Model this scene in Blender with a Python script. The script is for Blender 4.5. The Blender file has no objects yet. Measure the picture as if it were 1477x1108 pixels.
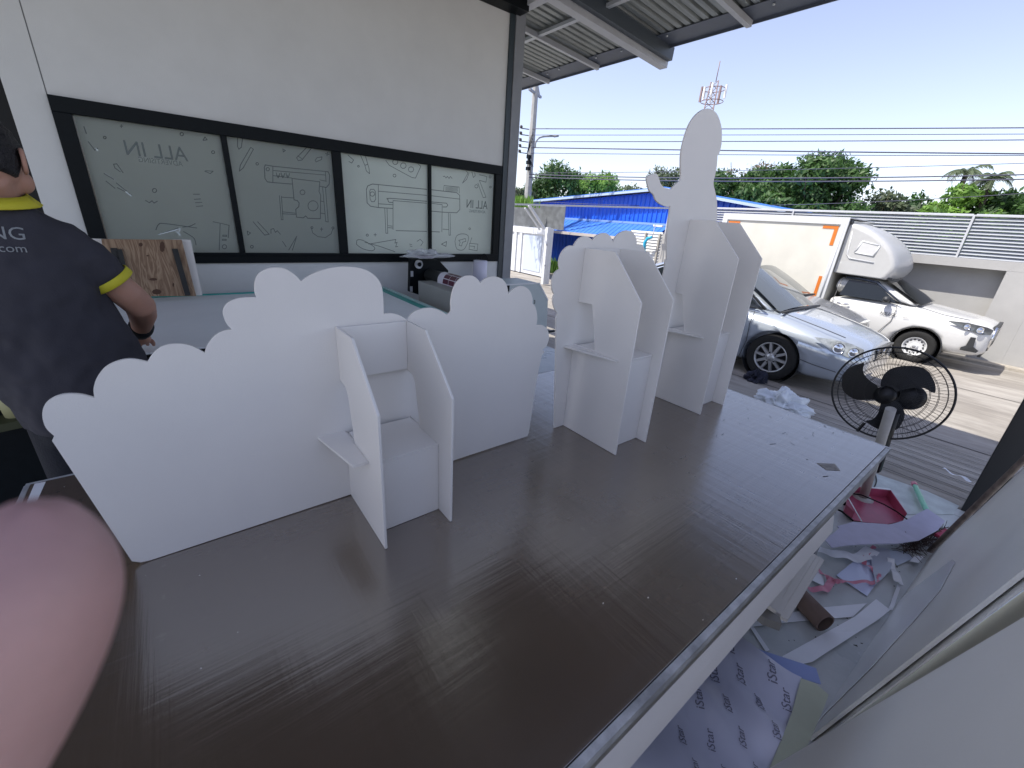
import bpy, bmesh, math, random
import numpy as np
from mathutils import Vector, Matrix
S = bpy.context.scene
COL = S.collection
random.seed(7)
rnd = random.Random(11)
PI = math.pi
# ------------------------------------------------------------------ camera
YAW, PIT, ROL, FPX, CH = math.radians(51.008), math.radians(-21.726), math.radians(3.996), 600.85, 1.52
_f = Vector((math.cos(PIT)*math.cos(YAW), math.cos(PIT)*math.sin(YAW), math.sin(PIT)))
_r0 = Vector((math.sin(YAW), -math.cos(YAW), 0)); _u0 = _r0.cross(_f)
_r = math.cos(ROL)*_r0 + math.sin(ROL)*_u0; _u = -math.sin(ROL)*_r0 + math.cos(ROL)*_u0
CAM = Vector((0, 0, CH))
cd = bpy.data.cameras.new('camera'); cam = bpy.data.objects.new('camera', cd); COL.objects.link(cam)
cam.matrix_world = Matrix(((_r.x, _u.x, -_f.x, 0), (_r.y, _u.y, -_f.y, 0), (_r.z, _u.z, -_f.z, CH), (0, 0, 0, 1)))
cd.sensor_width = 36; cd.lens = 36*FPX/1477; cd.clip_start = .005; cd.clip_end = 1500
cd.dof.use_dof = True; cd.dof.focus_distance = 3.0; cd.dof.aperture_fstop = 14
S.camera = cam
# ------------------------------------------------------------------ light
SUN_EL, SHAD = math.radians(57), math.radians(-30)      # shadows fall towards (cos, sin)(SHAD)
w = bpy.data.worlds.new('World'); S.world = w; w.use_nodes = True
nt = w.node_tree; bg = nt.nodes['Background']; sk = nt.nodes.new('ShaderNodeTexSky')
sk.sky_type = 'NISHITA'; sk.sun_disc = False; sk.sun_elevation = SUN_EL
sdir = Vector((-math.cos(SHAD)*math.cos(SUN_EL), -math.sin(SHAD)*math.cos(SUN_EL), math.sin(SUN_EL)))
sk.sun_rotation = math.atan2(sdir.x, sdir.y); sk.air_density = 1.0; sk.dust_density = .7; sk.ozone_density = 2.5
hs = nt.nodes.new('ShaderNodeHueSaturation'); hs.inputs['Saturation'].default_value = .74; nt.links.new(sk.outputs[0], hs.inputs['Color'])
tint = nt.nodes.new('ShaderNodeMixRGB'); tint.blend_type = 'MULTIPLY'; tint.inputs[0].default_value = 1; tint.inputs[2].default_value = (1.03, .95, 1.0, 1)
nt.links.new(hs.outputs[0], tint.inputs[1]); nt.links.new(tint.outputs[0], bg.inputs[0]); bg.inputs[1].default_value = 0.112
sl = bpy.data.lights.new('sun', 'SUN'); sl.energy = 3.0; sl.angle = math.radians(.6); sl.color = (1, .95, .86)
so = bpy.data.objects.new('sun', sl); COL.objects.link(so); so.rotation_euler = sdir.to_track_quat('Z', 'Y').to_euler()
S.view_settings.view_transform = 'Standard'; S.view_settings.look = 'None'; S.view_settings.gamma = 1
S.view_settings.use_curve_mapping = False; S.view_settings.exposure = 1.16
# ------------------------------------------------------------------ helpers
def ray(x, y):
    return _r*((x-738.5)/FPX) + _u*(-(y-554)/FPX) + _f
def pz(x, y, z): d = ray(x, y); return CAM + d*((z-CH)/d.z)
def py(x, y, Y): d = ray(x, y); return CAM + d*(Y/d.y)
def px(x, y, X): d = ray(x, y); return CAM + d*(X/d.x)
def pd(x, y, D): d = ray(x, y); return CAM + d*(D/math.hypot(d.x, d.y))

MATS = {}
def mat(name, col, rough=.6, spec=.5, metal=0, noise=0, nscale=8, bump=0, bscale=60, col2=None, stretch=None, coat=0,
        trans=0, detail=5, sheen=0, sss=0, bdist=.01):
    if name in MATS: return MATS[name]
    m = bpy.data.materials.new(name); m.use_nodes = True; n = m.node_tree; L = n.links.new
    b = n.nodes['Principled BSDF']; b.inputs['Base Color'].default_value = (*col, 1)
    b.inputs['Roughness'].default_value = rough; b.inputs['Specular IOR Level'].default_value = spec
    b.inputs['Metallic'].default_value = metal; b.inputs['Coat Weight'].default_value = coat
    b.inputs['Transmission Weight'].default_value = trans; b.inputs['Sheen Weight'].default_value = sheen
    if sss:
        b.inputs['Subsurface Weight'].default_value = sss; b.inputs['Subsurface Scale'].default_value = .006
    if noise or bump or col2:
        tc = n.nodes.new('ShaderNodeTexCoord'); mp = n.nodes.new('ShaderNodeMapping'); L(tc.outputs['Object'], mp.inputs[0])
        if stretch: mp.inputs['Scale'].default_value = stretch
    if noise or col2:
        t = n.nodes.new('ShaderNodeTexNoise'); t.inputs['Scale'].default_value = nscale; t.inputs['Detail'].default_value = detail
        t.inputs['Roughness'].default_value = .6
        L(mp.outputs[0], t.inputs[0]); r = n.nodes.new('ShaderNodeValToRGB'); L(t.outputs[0], r.inputs[0])
        c2 = col2 or tuple(c*(1-noise) for c in col)
        r.color_ramp.elements[0].position = .35; r.color_ramp.elements[1].position = .68
        r.color_ramp.elements[0].color = (*c2, 1); r.color_ramp.elements[1].color = (*col, 1)
        L(r.outputs[0], b.inputs['Base Color'])
        mr = n.nodes.new('ShaderNodeMapRange'); mr.inputs[3].default_value = max(.02, rough-.08); mr.inputs[4].default_value = min(1, rough+.1)
        L(t.outputs[0], mr.inputs[0]); L(mr.outputs[0], b.inputs['Roughness'])
    if bump:
        t2 = n.nodes.new('ShaderNodeTexNoise'); t2.inputs['Scale'].default_value = bscale; t2.inputs['Detail'].default_value = 4
        L(mp.outputs[0], t2.inputs[0]); bp = n.nodes.new('ShaderNodeBump'); bp.inputs['Strength'].default_value = bump
        bp.inputs['Distance'].default_value = bdist
        L(t2.outputs[0], bp.inputs['Height']); L(bp.outputs[0], b.inputs['Normal'])
    MATS[name] = m; return m

class MB:
    """collects shapes; build() links them as ONE mesh object"""
    def __init__(s): s.v = []; s.f = []; s.sm = []
    def add(s, v, f, smooth=False):
        o = len(s.v); s.v += [tuple(p) for p in v]; s.f += [tuple(i+o for i in q) for q in f]; s.sm += [smooth]*len(f); return s
    def box(s, x0, x1, y0, y1, z0, z1):
        v = [(x, y, z) for z in (z0, z1) for y in (y0, y1) for x in (x0, x1)]
        return s.add(v, [(0, 2, 3, 1), (4, 5, 7, 6), (0, 1, 5, 4), (2, 6, 7, 3), (0, 4, 6, 2), (1, 3, 7, 5)])
    def slab(s, pts, off):
        """polygon pts (3D) extruded by vector off"""
        n = len(pts); off = Vector(off); P = [Vector(p) for p in pts]
        return s.add(P+[p+off for p in P], [tuple(range(n))[::-1], tuple(range(n, 2*n))]+[(i, (i+1) % n, (i+1) % n+n, i+n) for i in range(n)])
    def tube(s, pts, r, n=8, caps=True, smooth=True):
        P = [Vector(p) for p in pts]; R = r if isinstance(r, (list, tuple)) else [r]*len(P)
        v = []; up = None
        for i, p in enumerate(P):
            d = (P[min(i+1, len(P)-1)]-P[max(i-1, 0)]).normalized()
            if up is None: up = Vector((0, 0, 1)) if abs(d.z) < .9 else Vector((1, 0, 0))
            a = d.cross(up).normalized(); b = a.cross(d).normalized(); up = b
            for k in range(n):
                t = 2*PI*k/n; v.append(p+a*(R[i]*math.cos(t))+b*(R[i]*math.sin(t)))
        f = [(i*n+k, i*n+(k+1) % n, (i+1)*n+(k+1) % n, (i+1)*n+k) for i in range(len(P)-1) for k in range(n)]
        s.add(v, f, smooth)
        if caps:
            m = len(s.v)-len(v); s.f += [tuple(m+k for k in range(n))[::-1], tuple(m+(len(P)-1)*n+k for k in range(n))]; s.sm += [False, False]
        return s
    def bar(s, a, b, wd, ht, up=(0, 0, 1)):
        a = Vector(a); b = Vector(b); d = (b-a).normalized(); up = Vector(up); x = d.cross(up).normalized(); y = x.cross(d).normalized()
        v = [p+x*(sx*wd/2)+y*(sy*ht/2) for p in (a, b) for sy in (-1, 1) for sx in (-1, 1)]
        return s.add(v, [(0, 2, 3, 1), (4, 5, 7, 6), (0, 1, 5, 4), (2, 6, 7, 3), (0, 4, 6, 2), (1, 3, 7, 5)])
    def lathe(s, prof, c, axis, n=32, smooth=True):
        """prof: (radius, along-axis)"""
        c = Vector(c); ax = Vector(axis).normalized(); a = ax.orthogonal().normalized(); b = ax.cross(a); v = []
        for k in range(n):
            t = 2*PI*k/n; e = a*math.cos(t)+b*math.sin(t)
            v += [c+e*r+ax*h for r, h in prof]
        m = len(prof)
        return s.add(v, [(k*m+i, k*m+i+1, ((k+1) % n)*m+i+1, ((k+1) % n)*m+i) for k in range(n) for i in range(m-1)], smooth)
    def loft(s, rings, smooth=True, caps=True, closed=True):
        n = len(rings[0]); v = [p for r in rings for p in r]; kk = n if closed else n-1
        f = [(i*n+k, i*n+(k+1) % n, (i+1)*n+(k+1) % n, (i+1)*n+k) for i in range(len(rings)-1) for k in range(kk)]
        s.add(v, f, smooth)
        if caps:
            o = len(s.v)-len(v); s.f += [tuple(o+k for k in range(n))[::-1], tuple(o+(len(rings)-1)*n+k for k in range(n))]; s.sm += [False, False]
        return s
    def build(s, name, m, parent=None, bevel=0, fix=True):
        me = bpy.data.meshes.new(name); off = Vector(parent.location) if parent is not None and parent.type == 'EMPTY' else Vector((0, 0, 0))
        if parent is not None and parent.get('_off'): off = Vector(parent['_off'])
        me.from_pydata([tuple(Vector(p)-off) for p in s.v], [], s.f)
        me.polygons.foreach_set('use_smooth', s.sm)
        if fix:
            b = bmesh.new(); b.from_mesh(me)
            big = [f for f in b.faces if len(f.verts) > 4]
            bmesh.ops.recalc_face_normals(b, faces=b.faces)
            if big: bmesh.ops.triangulate(b, faces=big)
            b.to_mesh(me); b.free()
        if isinstance(m, (list, tuple)):
            for q in m: me.materials.append(q)
        else: me.materials.append(m)
        o = bpy.data.objects.new(name, me); COL.objects.link(o)
        if parent is not None: o.parent = parent
        o['_off'] = tuple(off)
        if bevel:
            md = o.modifiers.new('bevel', 'BEVEL'); md.width = bevel; md.segments = 2; md.limit_method = 'ANGLE'
        return o

def thing(name, label, cat, loc=(0, 0, 0), group=None):
    o = bpy.data.objects.new(name, None); COL.objects.link(o); o.location = loc; o.empty_display_size = .1
    o['label'] = label; o['category'] = cat
    if group: o['group'] = group
    return o
def tag(o, label, cat, group=None):
    o['label'] = label; o['category'] = cat
    if group: o['group'] = group
    return o
def struct(o): o['kind'] = 'structure'; return o
def bake(o):
    """apply modifiers"""
    dg = bpy.context.evaluated_depsgraph_get(); dg.update()
    me = bpy.data.meshes.new_from_object(o.evaluated_get(dg)); o.modifiers.clear(); o.data = me; return o
def text_mb(txt, size, origin, xdir, updir, extr=.0004, font_shear=0, align='LEFT'):
    c = bpy.data.curves.new('txt', 'FONT'); c.body = txt; c.size = size; c.extrude = extr; c.shear = font_shear; c.align_x = align
    c.resolution_u = 3
    t = bpy.data.objects.new('txt', c); COL.objects.link(t); dg = bpy.context.evaluated_depsgraph_get(); dg.update()
    me = bpy.data.meshes.new_from_object(t.evaluated_get(dg))
    X = Vector(xdir).normalized(); U = Vector(updir).normalized(); N = X.cross(U); O = Vector(origin)
    mb = MB(); mb.add([O+X*v.co.x+U*v.co.y+N*v.co.z for v in me.vertices], [tuple(p.vertices) for p in me.polygons])
    bpy.data.objects.remove(t); bpy.data.curves.remove(c); bpy.data.meshes.remove(me); return mb
def spline(pts, k=6, closed=False):
    """Catmull-Rom through pts"""
    out = []; n = len(pts)
    for i in range(n-1):
        p0 = pts[i-1] if i else pts[0]; p1 = pts[i]; p2 = pts[i+1]; p3 = pts[i+2] if i+2 < n else pts[-1]
        for j in range(k):
            t = j/k
            out.append(tuple(.5*((2*b)+(-a+c)*t+(2*a-5*b+4*c-d)*t*t+(-a+3*b-3*c+d)*t**3) for a, b, c, d in zip(p0, p1, p2, p3)))
    out.append(tuple(pts[-1])); return out
def arcs(segs, k=6):
    """segments of pixel points, cusps between segments -> polyline"""
    out = []
    for s_ in segs:
        q = spline(s_, k) if len(s_) > 2 else s_
        out += [p for p in q if not out or math.hypot(p[0]-out[-1][0], p[1]-out[-1][1]) > .05]
    return out
# ------------------------------------------------------------------ materials
WALLP = mat('wall_paint', (.75, .75, .725), .85, .3, noise=.06, nscale=3, bump=.25, bscale=220, bdist=.004)
FOAM = mat('white_foam_board', (.77, .735, .68), .5, .4, noise=.03, nscale=5, bump=.12, bscale=320, bdist=.003)
FOAME = mat('foam_edge', (.9, .9, .9), .6)
BLACK = mat('black_powder_coat', (.006, .009, .011), .45, .15, noise=.3, nscale=30)
GREYM = mat('grey_steel', (.27, .28, .30), .45, .5, noise=.15, nscale=6)
LGREY = mat('light_steel', (.50, .51, .53), .4, .5, noise=.1, nscale=6)
WHITE = mat('white_metal', (.74, .75, .76), .4, .5, noise=.06, nscale=8)
RUB = mat('rubber', (.02, .02, .021), .75, noise=.4, nscale=25)
# ------------------------------------------------------------------ ground
def gz(X):
    pts = [(-60, 0), (3.62, 0), (6.2, -.43), (9, -.5), (12.96, -.66), (15, -.6), (400, -.6)]
    for (a, za), (b, zb) in zip(pts, pts[1:]):
        if X <= b: return za+(zb-za)*(X-a)/(b-a)
    return -.6
def concrete():
    m = bpy.data.materials.new('yard_concrete'); m.use_nodes = True; n = m.node_tree; L = n.links.new; b = n.nodes['Principled BSDF']
    tc = n.nodes.new('ShaderNodeTexCoord'); mp = n.nodes.new('ShaderNodeMapping'); L(tc.outputs['Object'], mp.inputs[0]); mp.inputs['Scale'].default_value = (2.2, .55, 1)
    t = n.nodes.new('ShaderNodeTexNoise'); t.inputs['Scale'].default_value = 2.2; t.inputs['Detail'].default_value = 9; t.inputs['Roughness'].default_value = .68; L(mp.outputs[0], t.inputs[0])
    r = n.nodes.new('ShaderNodeValToRGB'); L(t.outputs[0], r.inputs[0]); e = r.color_ramp.elements
    e[0].position = .3; e[0].color = (.24, .22, .195, 1); e[1].position = .7; e[1].color = (.42, .39, .345, 1)
    t2 = n.nodes.new('ShaderNodeTexNoise'); t2.inputs['Scale'].default_value = 1.1; t2.inputs['Detail'].default_value = 4; L(tc.outputs['Object'], t2.inputs[0])
    mx = n.nodes.new('ShaderNodeMixRGB'); mx.blend_type = 'MULTIPLY'; mx.inputs[0].default_value = .55; L(r.outputs[0], mx.inputs[1])
    r2 = n.nodes.new('ShaderNodeValToRGB'); L(t2.outputs[0], r2.inputs[0]); r2.color_ramp.elements[0].position = .4; r2.color_ramp.elements[0].color = (.62, .6, .58, 1); r2.color_ramp.elements[1].position = .6
    L(r2.outputs[0], mx.inputs[2]); L(mx.outputs[0], b.inputs['Base Color']); b.inputs['Roughness'].default_value = .8
    t3 = n.nodes.new('ShaderNodeTexNoise'); t3.inputs['Scale'].default_value = 30; t3.inputs['Detail'].default_value = 6; L(mp.outputs[0], t3.inputs[0])
    bp = n.nodes.new('ShaderNodeBump'); bp.inputs['Strength'].default_value = .35; bp.inputs['Distance'].default_value = .02; L(t3.outputs[0], bp.inputs['Height']); L(bp.outputs[0], b.inputs['Normal'])
    return m
CONC = concrete()
xs = [3.62, 6.2, 9, 12.96, 15, 500]
mb = MB(); ys = [-300, -3, 0, 3, 8, 20, 500]
for a, b in zip(xs, xs[1:]):
    for c, d in zip(ys, ys[1:]): mb.add([(a, c, gz(a)), (b, c, gz(b)), (b, d, gz(b)), (a, d, gz(a))], [(0, 1, 2, 3)])
struct(mb.build('yard_ground', CONC, fix=False))
mb = MB().add([(-300, -300, -.62), (3.6, -300, -.62), (3.6, 500, -.62), (-300, 500, -.62)], [(0, 1, 2, 3)]); struct(mb.build('ground', CONC, fix=False))
# grooved ramp strips: joints pressed into the concrete
DARKJ = mat('dark_joint', (.06, .055, .05), .9)
g = MB()
for k in range(8):
    X = 3.86+k*.27
    a = Vector((X, -1.6, gz(X)+.003)); b = Vector((X+.1, 1.75, gz(X)+.003))
    g.add([a, a+Vector((.018, 0, -.0025)), b+Vector((.018, 0, -.0025)), b], [(0, 1, 2, 3)])
for X in (6.25, 9.4):
    g.add([(X, -8, gz(X)+.004), (X+.018, -8, gz(X)+.004), (X+.018, 12, gz(X)+.004), (X, 12, gz(X)+.004)], [(0, 1, 2, 3)])
for Y in (-.55, 2.9, 6.2):
    for a, b in ((6.2, 9), (9, 12.9)): g.add([(a, Y, gz(a)+.004), (b, Y, gz(b)+.004), (b, Y+.016, gz(b)+.004), (a, Y+.016, gz(a)+.004)], [(0, 1, 2, 3)])
struct(g.build('concrete_joints', DARKJ, fix=False))
FLOORM = mat('floor_epoxy', (.55, .57, .56), .28, .5, noise=.3, nscale=3.5, bump=.1, bscale=40, col2=(.42, .45, .45))
struct(MB().box(-6, 3.62, -3, 10.2, -.6, 0).build('floor', FLOORM))

# ------------------------------------------------------------------ workshop shell
WY = 4.0
wt = thing('window_wall', 'grey plastered wall with a black framed row of four frosted windows', 'wall', (-.6, WY, 0))
wx0, wx1, wz0, wz1 = -.43, 2.885, 1.05, 2.015
mb = MB(); mb.box(-.6, wx0-.003, WY, WY+.12, 0, 3.36); mb.build('wall_panel', WALLP, wt)
mb = MB(); mb.box(wx0+.003, 2.9, WY, WY+.12, wz1, 3.36); mb.box(wx0-.003, 2.9, WY, WY+.12, 0, wz0); mb.build('wall_panel', WALLP, wt)
MB().box(wx0-.02, wx0+.02, WY+.006, WY+.1, wz1, 3.36).build('joint', mat('joint_grey', (.25, .25, .25), .9), wt)
fr = MB()
for (a, b, c, d) in ((wx0, wx1, wz1-.085, wz1), (wx0, wx1, wz0, wz0+.07)): fr.box(a, b, WY-.025, WY+.07, c, d)
for (a, b) in ((wx0, wx0+.085), (wx1-.075, wx1)): fr.box(a, b, WY-.025, WY+.07, wz0+.07, wz1-.085)
fr.box(wx0+.085, wx1-.075, WY-.04, WY-.01, wz0+.058, wz0+.078)
fr.build('window_frame', BLACK, wt, bevel=.003)
mull = [py(335, 275, WY).x, py(490, 288, WY).x, py(619.7, 299, WY).x]
for k, X in enumerate(mull):
    h_ = (.018, .035, .014)[k]
    MB().box(X-h_, X+h_, WY-.018, WY+.05, wz0+.07, wz1-.085).build('mullion', BLACK, wt, bevel=.002)
def frosted(name, c):
    m = bpy.data.materials.new(name); m.use_nodes = True; n = m.node_tree; L = n.links.new; b = n.nodes['Principled BSDF']
    b.inputs['Base Color'].default_value = (*c, 1); b.inputs['Roughness'].default_value = .33; b.inputs['Specular IOR Level'].default_value = .6
    tr = n.nodes.new('ShaderNodeBsdfTranslucent'); tr.inputs[0].default_value = (.86, .90, .86, 1); mx = n.nodes.new('ShaderNodeMixShader'); mx.inputs[0].default_value = .6
    tc = n.nodes.new('ShaderNodeTexCoord'); t = n.nodes.new('ShaderNodeTexNoise'); t.inputs['Scale'].default_value = 4; t.inputs['Detail'].default_value = 6; L(tc.outputs['Object'], t.inputs[0])
    mr = n.nodes.new('ShaderNodeMapRange'); mr.inputs[3].default_value = .62; mr.inputs[4].default_value = .80; L(t.outputs[0], mr.inputs[0]); L(mr.outputs[0], mx.inputs[0])
    L(b.outputs[0], mx.inputs[1]); L(tr.outputs[0], mx.inputs[2]); L(mx.outputs[0], n.nodes['Material Output'].inputs[0]); return m
FROST = frosted('frosted_film', (.31, .335, .315))
INK = mat('cut_line', (.13, .155, .15), .5); INKW = mat('bright_cut_line', (.75, .8, .8), .4)
edges = [wx0+.085]+mull+[wx1-.075]
panes = []
for k in range(4):
    panes.append(MB().box(edges[k]+.004, edges[k+1]-.004, WY+.012, WY+.018, wz0+.07, wz1-.085).build('pane', FROST, wt))
def W(x, y): p = py(x, y, WY+.010); return p
def stroke(mb, pts, wd=.006, closed=False):
    P = [W(*p) for p in pts]
    if closed: P.append(P[0])
    for a, b in zip(P, P[1:]):
        d = (b-a); 
        if d.length < 1e-5: continue
        d.normalize(); s_ = Vector((-d.z, 0, d.x))*(wd/2); e = d*(wd*.35)
        mb.add([a-e-s_, b+e-s_, b+e+s_, a-e+s_], [(0, 1, 2, 3)])
def Z(o, s, pts): return [(o[0]+x/s, o[1]+y/s) for x, y in pts]
def circ(cx, cy, r, n=14, a0=0, a1=360): return [(cx+r*math.cos(math.radians(a0+(a1-a0)*i/n)), cy+r*math.sin(math.radians(a0+(a1-a0)*i/n))) for i in range(n+1)]
A = ((0, 0), 3.6925); B = ((380, 160), 3.6925); C_ = ((140, 320), 3.887)
d0 = MB(); d1 = MB(); d2 = MB(); d3 = MB()
def st(mb, fr_, pts, wd=.005): stroke(mb, Z(fr_[0], fr_[1], pts), wd)
# pane 0 doodles
for p in ([(447, 675), (460, 712)], [(470, 755), (505, 800), (520, 790)], [(605, 875), (622, 873), (655, 920)], [(605, 875), (612, 895), (640, 915)], [(555, 925), (605, 955)], [(565, 965), (612, 1003)],
          [(620, 975), (700, 1040)], [(625, 1000), (665, 1020)], [(775, 1068), (795, 1080), (810, 1070), (820, 1082), (838, 1072)], [(1030, 1035), (1062, 1035)], [(1035, 1062), (1068, 1060)],
          [(1040, 1080), (1075, 1078)], [(1045, 1100), (1080, 1097)], [(1090, 912), (1120, 925), (1135, 912), (1095, 910)], [(1082, 745), (1092, 730), (1103, 745), (1082, 748)], [(640, 672), (652, 672)], [(646, 665), (646, 680)]): st(d0, A, p)
for c in ((968, 715, 9), (1135, 811, 8), (823, 1015, 11), (558, 733, 7)): st(d0, A, circ(*c, n=9))
st(d0, C_, spline([(330, 45), (345, 15), (380, 10), (560, 35)], 4)); st(d0, C_, [(345, 70), (455, 35)]); st(d0, C_, spline([(485, 55), (520, 75), (545, 95), (555, 130)], 4)); st(d0, C_, spline([(480, 30), (520, 25), (550, 10)], 3))
st(d0, C_, [(650, 0), (700, 10), (740, 20), (735, 90)]); st(d0, C_, [(690, 10), (685, 158)]); st(d0, C_, circ(714, 140, 12, 9)); st(d0, C_, [(705, 75), (726, 75), (726, 82), (705, 82), (705, 75)]); st(d0, C_, [(702, 98), (724, 98), (724, 104), (702, 104), (702, 98)])
# pane 1
st(d1, A, [(1265, 735), (1265, 780), (1272, 795), (1285, 785), (1292, 738)]); st(d1, A, [(1275, 912), (1280, 880), (1335, 785), (1350, 795), (1295, 895), (1275, 912)]); st(d1, A, circ(1370, 873, 7, 8))
st(d1, B, [(50, 295), (320, 322), (345, 325), (353, 345), (350, 390), (335, 408), (300, 402)], .006); st(d1, B, [(50, 295), (10, 288), (5, 300), (8, 360), (20, 378), (50, 382), (152, 390)], .006); st(d1, B, [(50, 295), (50, 380)])
st(d1, B, circ(23, 311, 9, 9)); st(d1, B, [(52, 318), (330, 342)]); st(d1, B, [(52, 345), (150, 358)]); st(d1, B, [(300, 368), (335, 375)]); st(d1, B, [(330, 325), (333, 375)])
for x in (78, 103, 129): st(d1, B, [(x-9, 330), (x-7, 345), (x, 357), (x+7, 346), (x+9, 333)]); st(d1, B, [(x, 357), (x, 342)])
st(d1, B, [(152, 360), (300, 378), (296, 430), (305, 450), (303, 575), (236, 572), (225, 560), (212, 570), (176, 566), (172, 525), (188, 510), (190, 490), (180, 478), (163, 474), (152, 360)], .006)
st(d1, B, circ(208, 434, 13, 12)); st(d1, B, circ(264, 506, 27, 18)); st(d1, B, [(85, 452), (95, 580), (104, 580), (96, 455)]); st(d1, B, [(100, 460), (160, 464)]); st(d1, B, [(100, 538), (170, 545)]); st(d1, B, [(100, 548), (172, 552)])
st(d1, B, [(315, 408), (332, 590), (345, 592), (330, 408)]); st(d1, B, [(303, 480), (322, 484)]); st(d1, B, [(305, 545), (328, 548)])
st(d1, B, [(255, 622), (262, 650), (290, 670), (330, 675), (360, 655), (370, 628)]); st(d1, B, circ(258, 622, 6, 7)); st(d1, B, circ(370, 624, 6, 7)); st(d1, B, [(302, 630), (316, 630)]); st(d1, B, [(309, 622), (309, 640)])
st(d1, B, [(176, 250), (235, 190), (262, 190), (205, 262), (185, 265), (176, 250)]); st(d1, B, [(183, 240), (208, 258)]); st(d1, B, [(275, 265), (285, 250), (312, 245), (308, 260), (280, 272), (275, 265)]); st(d1, B, [(330, 228), (350, 232)]); st(d1, B, [(341, 220), (338, 240)]); st(d1, B, [(103, 203), (117, 211), (106, 219), (103, 203)])
st(d1, C_, [(875, 0), (940, 75), (965, 70), (900, 0)]); st(d1, C_, [(842, 52), (860, 63), (846, 75), (842, 52)]); st(d1, C_, circ(868, 140, 8, 8)); st(d1, C_, [(975, 65), (975, 42), (990, 38), (1000, 60), (1010, 50), (1028, 70)]); st(d1, C_, [(1075, 158), (1120, 80), (1095, 160)]); st(d1, C_, [(1040, 110), (1060, 140)])
# pane 2 and 3: the wide printer drawing
st(d2, B, [(548, 420), (555, 400), (580, 390), (612, 393), (870, 418)], .006); st(d2, B, [(548, 420), (552, 490), (570, 508), (612, 515), (690, 520)], .006); st(d2, B, [(612, 393), (612, 512)]); st(d2, B, circ(580, 443, 12, 10)); st(d2, B, [(566, 430), (570, 418), (588, 418), (596, 430), (598, 470), (590, 484), (576, 484), (568, 470), (566, 430)])
st(d2, B, [(612, 428), (870, 450)]); st(d2, B, [(612, 495), (688, 500)]); st(d2, B, spline([(688, 488), (668, 486), (664, 474), (675, 466), (870, 482)], 3), .006); st(d2, B, [(690, 480), (690, 632)], .005); st(d2, B, [(690, 478), (870, 492)]); st(d2, B, [(706, 638), (870, 642)], .006)
st(d2, B, [(646, 518), (652, 652), (662, 652), (658, 518)]); st(d2, B, [(664, 612), (686, 614)]); st(d2, B, [(664, 622), (688, 624)])
st(d2, B, [(450, 235), (480, 262), (470, 278), (455, 270)]); st(d2, B, [(515, 232), (540, 290), (556, 285), (542, 238)]); st(d2, B, [(540, 290), (548, 320), (565, 335), (562, 305), (556, 285)]); st(d2, B, circ(506, 295, 5, 7))
st(d2, B, [(652, 265), (670, 290), (790, 355), (810, 358), (838, 295), (820, 280)]); st(d2, B, circ(702, 272, 14, 10)); st(d2, B, circ(745, 292, 15, 10)); st(d2, B, circ(786, 312, 14, 10)); st(d2, B, circ(698, 345, 8, 8)); st(d2, B, circ(553, 662, 6, 7)); st(d2, B, [(588, 660), (602, 660)]); st(d2, B, [(595, 652), (595, 668)])
st(d2, B, spline([(497, 700), (500, 688), (530, 690), (590, 725), (580, 745), (530, 735), (497, 712), (497, 700)], 3)); st(d2, B, [(560, 710), (705, 685)]); st(d2, B, [(540, 700), (620, 722), (700, 750)]); st(d2, B, [(705, 685), (700, 705), (712, 700), (704, 725), (716, 722)]); st(d2, B, [(818, 695), (835, 684), (850, 700), (838, 718)]); st(d2, B, [(778, 710), (790, 712)]); st(d2, B, [(780, 720), (792, 722)])
st(d3, B, [(893, 420), (1030, 436), (1045, 450), (1046, 525), (1030, 543), (960, 540), (893, 534)], .006); st(d3, B, [(893, 452), (1044, 470)]); st(d3, B, [(893, 485), (975, 492), (982, 502), (975, 512), (955, 512)], .006); st(d3, B, [(893, 492), (952, 500), (950, 645)], .005); st(d3, B, [(893, 643), (938, 645)], .006)
st(d3, B, [(960, 425), (962, 398), (1042, 406), (1043, 438)]); st(d3, B, [(985, 545), (988, 662), (996, 662), (994, 547)]); st(d3, B, [(955, 630), (985, 632)])
for x in range(972, 1034, 6): st(d3, B, [(x, 405), (x, 430)])
st(d3, B, [(957, 350), (965, 348), (972, 358), (980, 349), (988, 360), (996, 350), (1005, 360)]); st(d3, B, [(1060, 385), (1090, 330), (1078, 320)]); st(d3, B, [(1060, 385), (1082, 365), (1095, 332)]); st(d3, B, [(1110, 325), (1118, 355), (1128, 345), (1125, 330)]); st(d3, B, [(1150, 340), (1190, 350), (1185, 380), (1150, 370), (1185, 460), (1170, 462), (1142, 385)])
st(d3, B, circ(1207, 352, 6, 7)); st(d3, B, circ(1134, 402, 9, 8)); st(d3, B, circ(1209, 406, 5, 7)); st(d3, B, [(948, 710), (975, 696), (972, 722), (948, 710)], .006)
st(d3, B, spline([(1020, 695), (1030, 665), (1060, 655), (1090, 665), (1088, 700), (1065, 740), (1030, 735), (1020, 695)], 3)); st(d3, B, [(1040, 690), (1075, 680), (1078, 695), (1060, 700), (1055, 720), (1042, 716), (1048, 700), (1040, 690)]); st(d3, B, [(1098, 705), (1142, 710), (1138, 745), (1095, 738), (1098, 705)]); st(d3, B, [(1100, 720), (1125, 722), (1122, 735)]); st(d3, B, circ(1098, 628, 5, 7)); st(d3, B, [(1110, 675), (1098, 710)])
for k, d in enumerate((d0, d1, d2, d3)): d.build('line_drawing', INK, panes[k], fix=False)
dw = MB()
st(dw, A, [(510, 790), (520, 803)], .008); st(dw, A, [(560, 925), (610, 958)], .006); st(dw, A, [(670, 1022), (700, 1045)], .007); st(dw, C_, [(345, 72), (470, 38), (455, 62), (472, 80), (440, 50)], .006)
dw.build('line_drawing', INKW, panes[0], fix=False)['label'] = 'brighter clear lines of the doodle'
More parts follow.
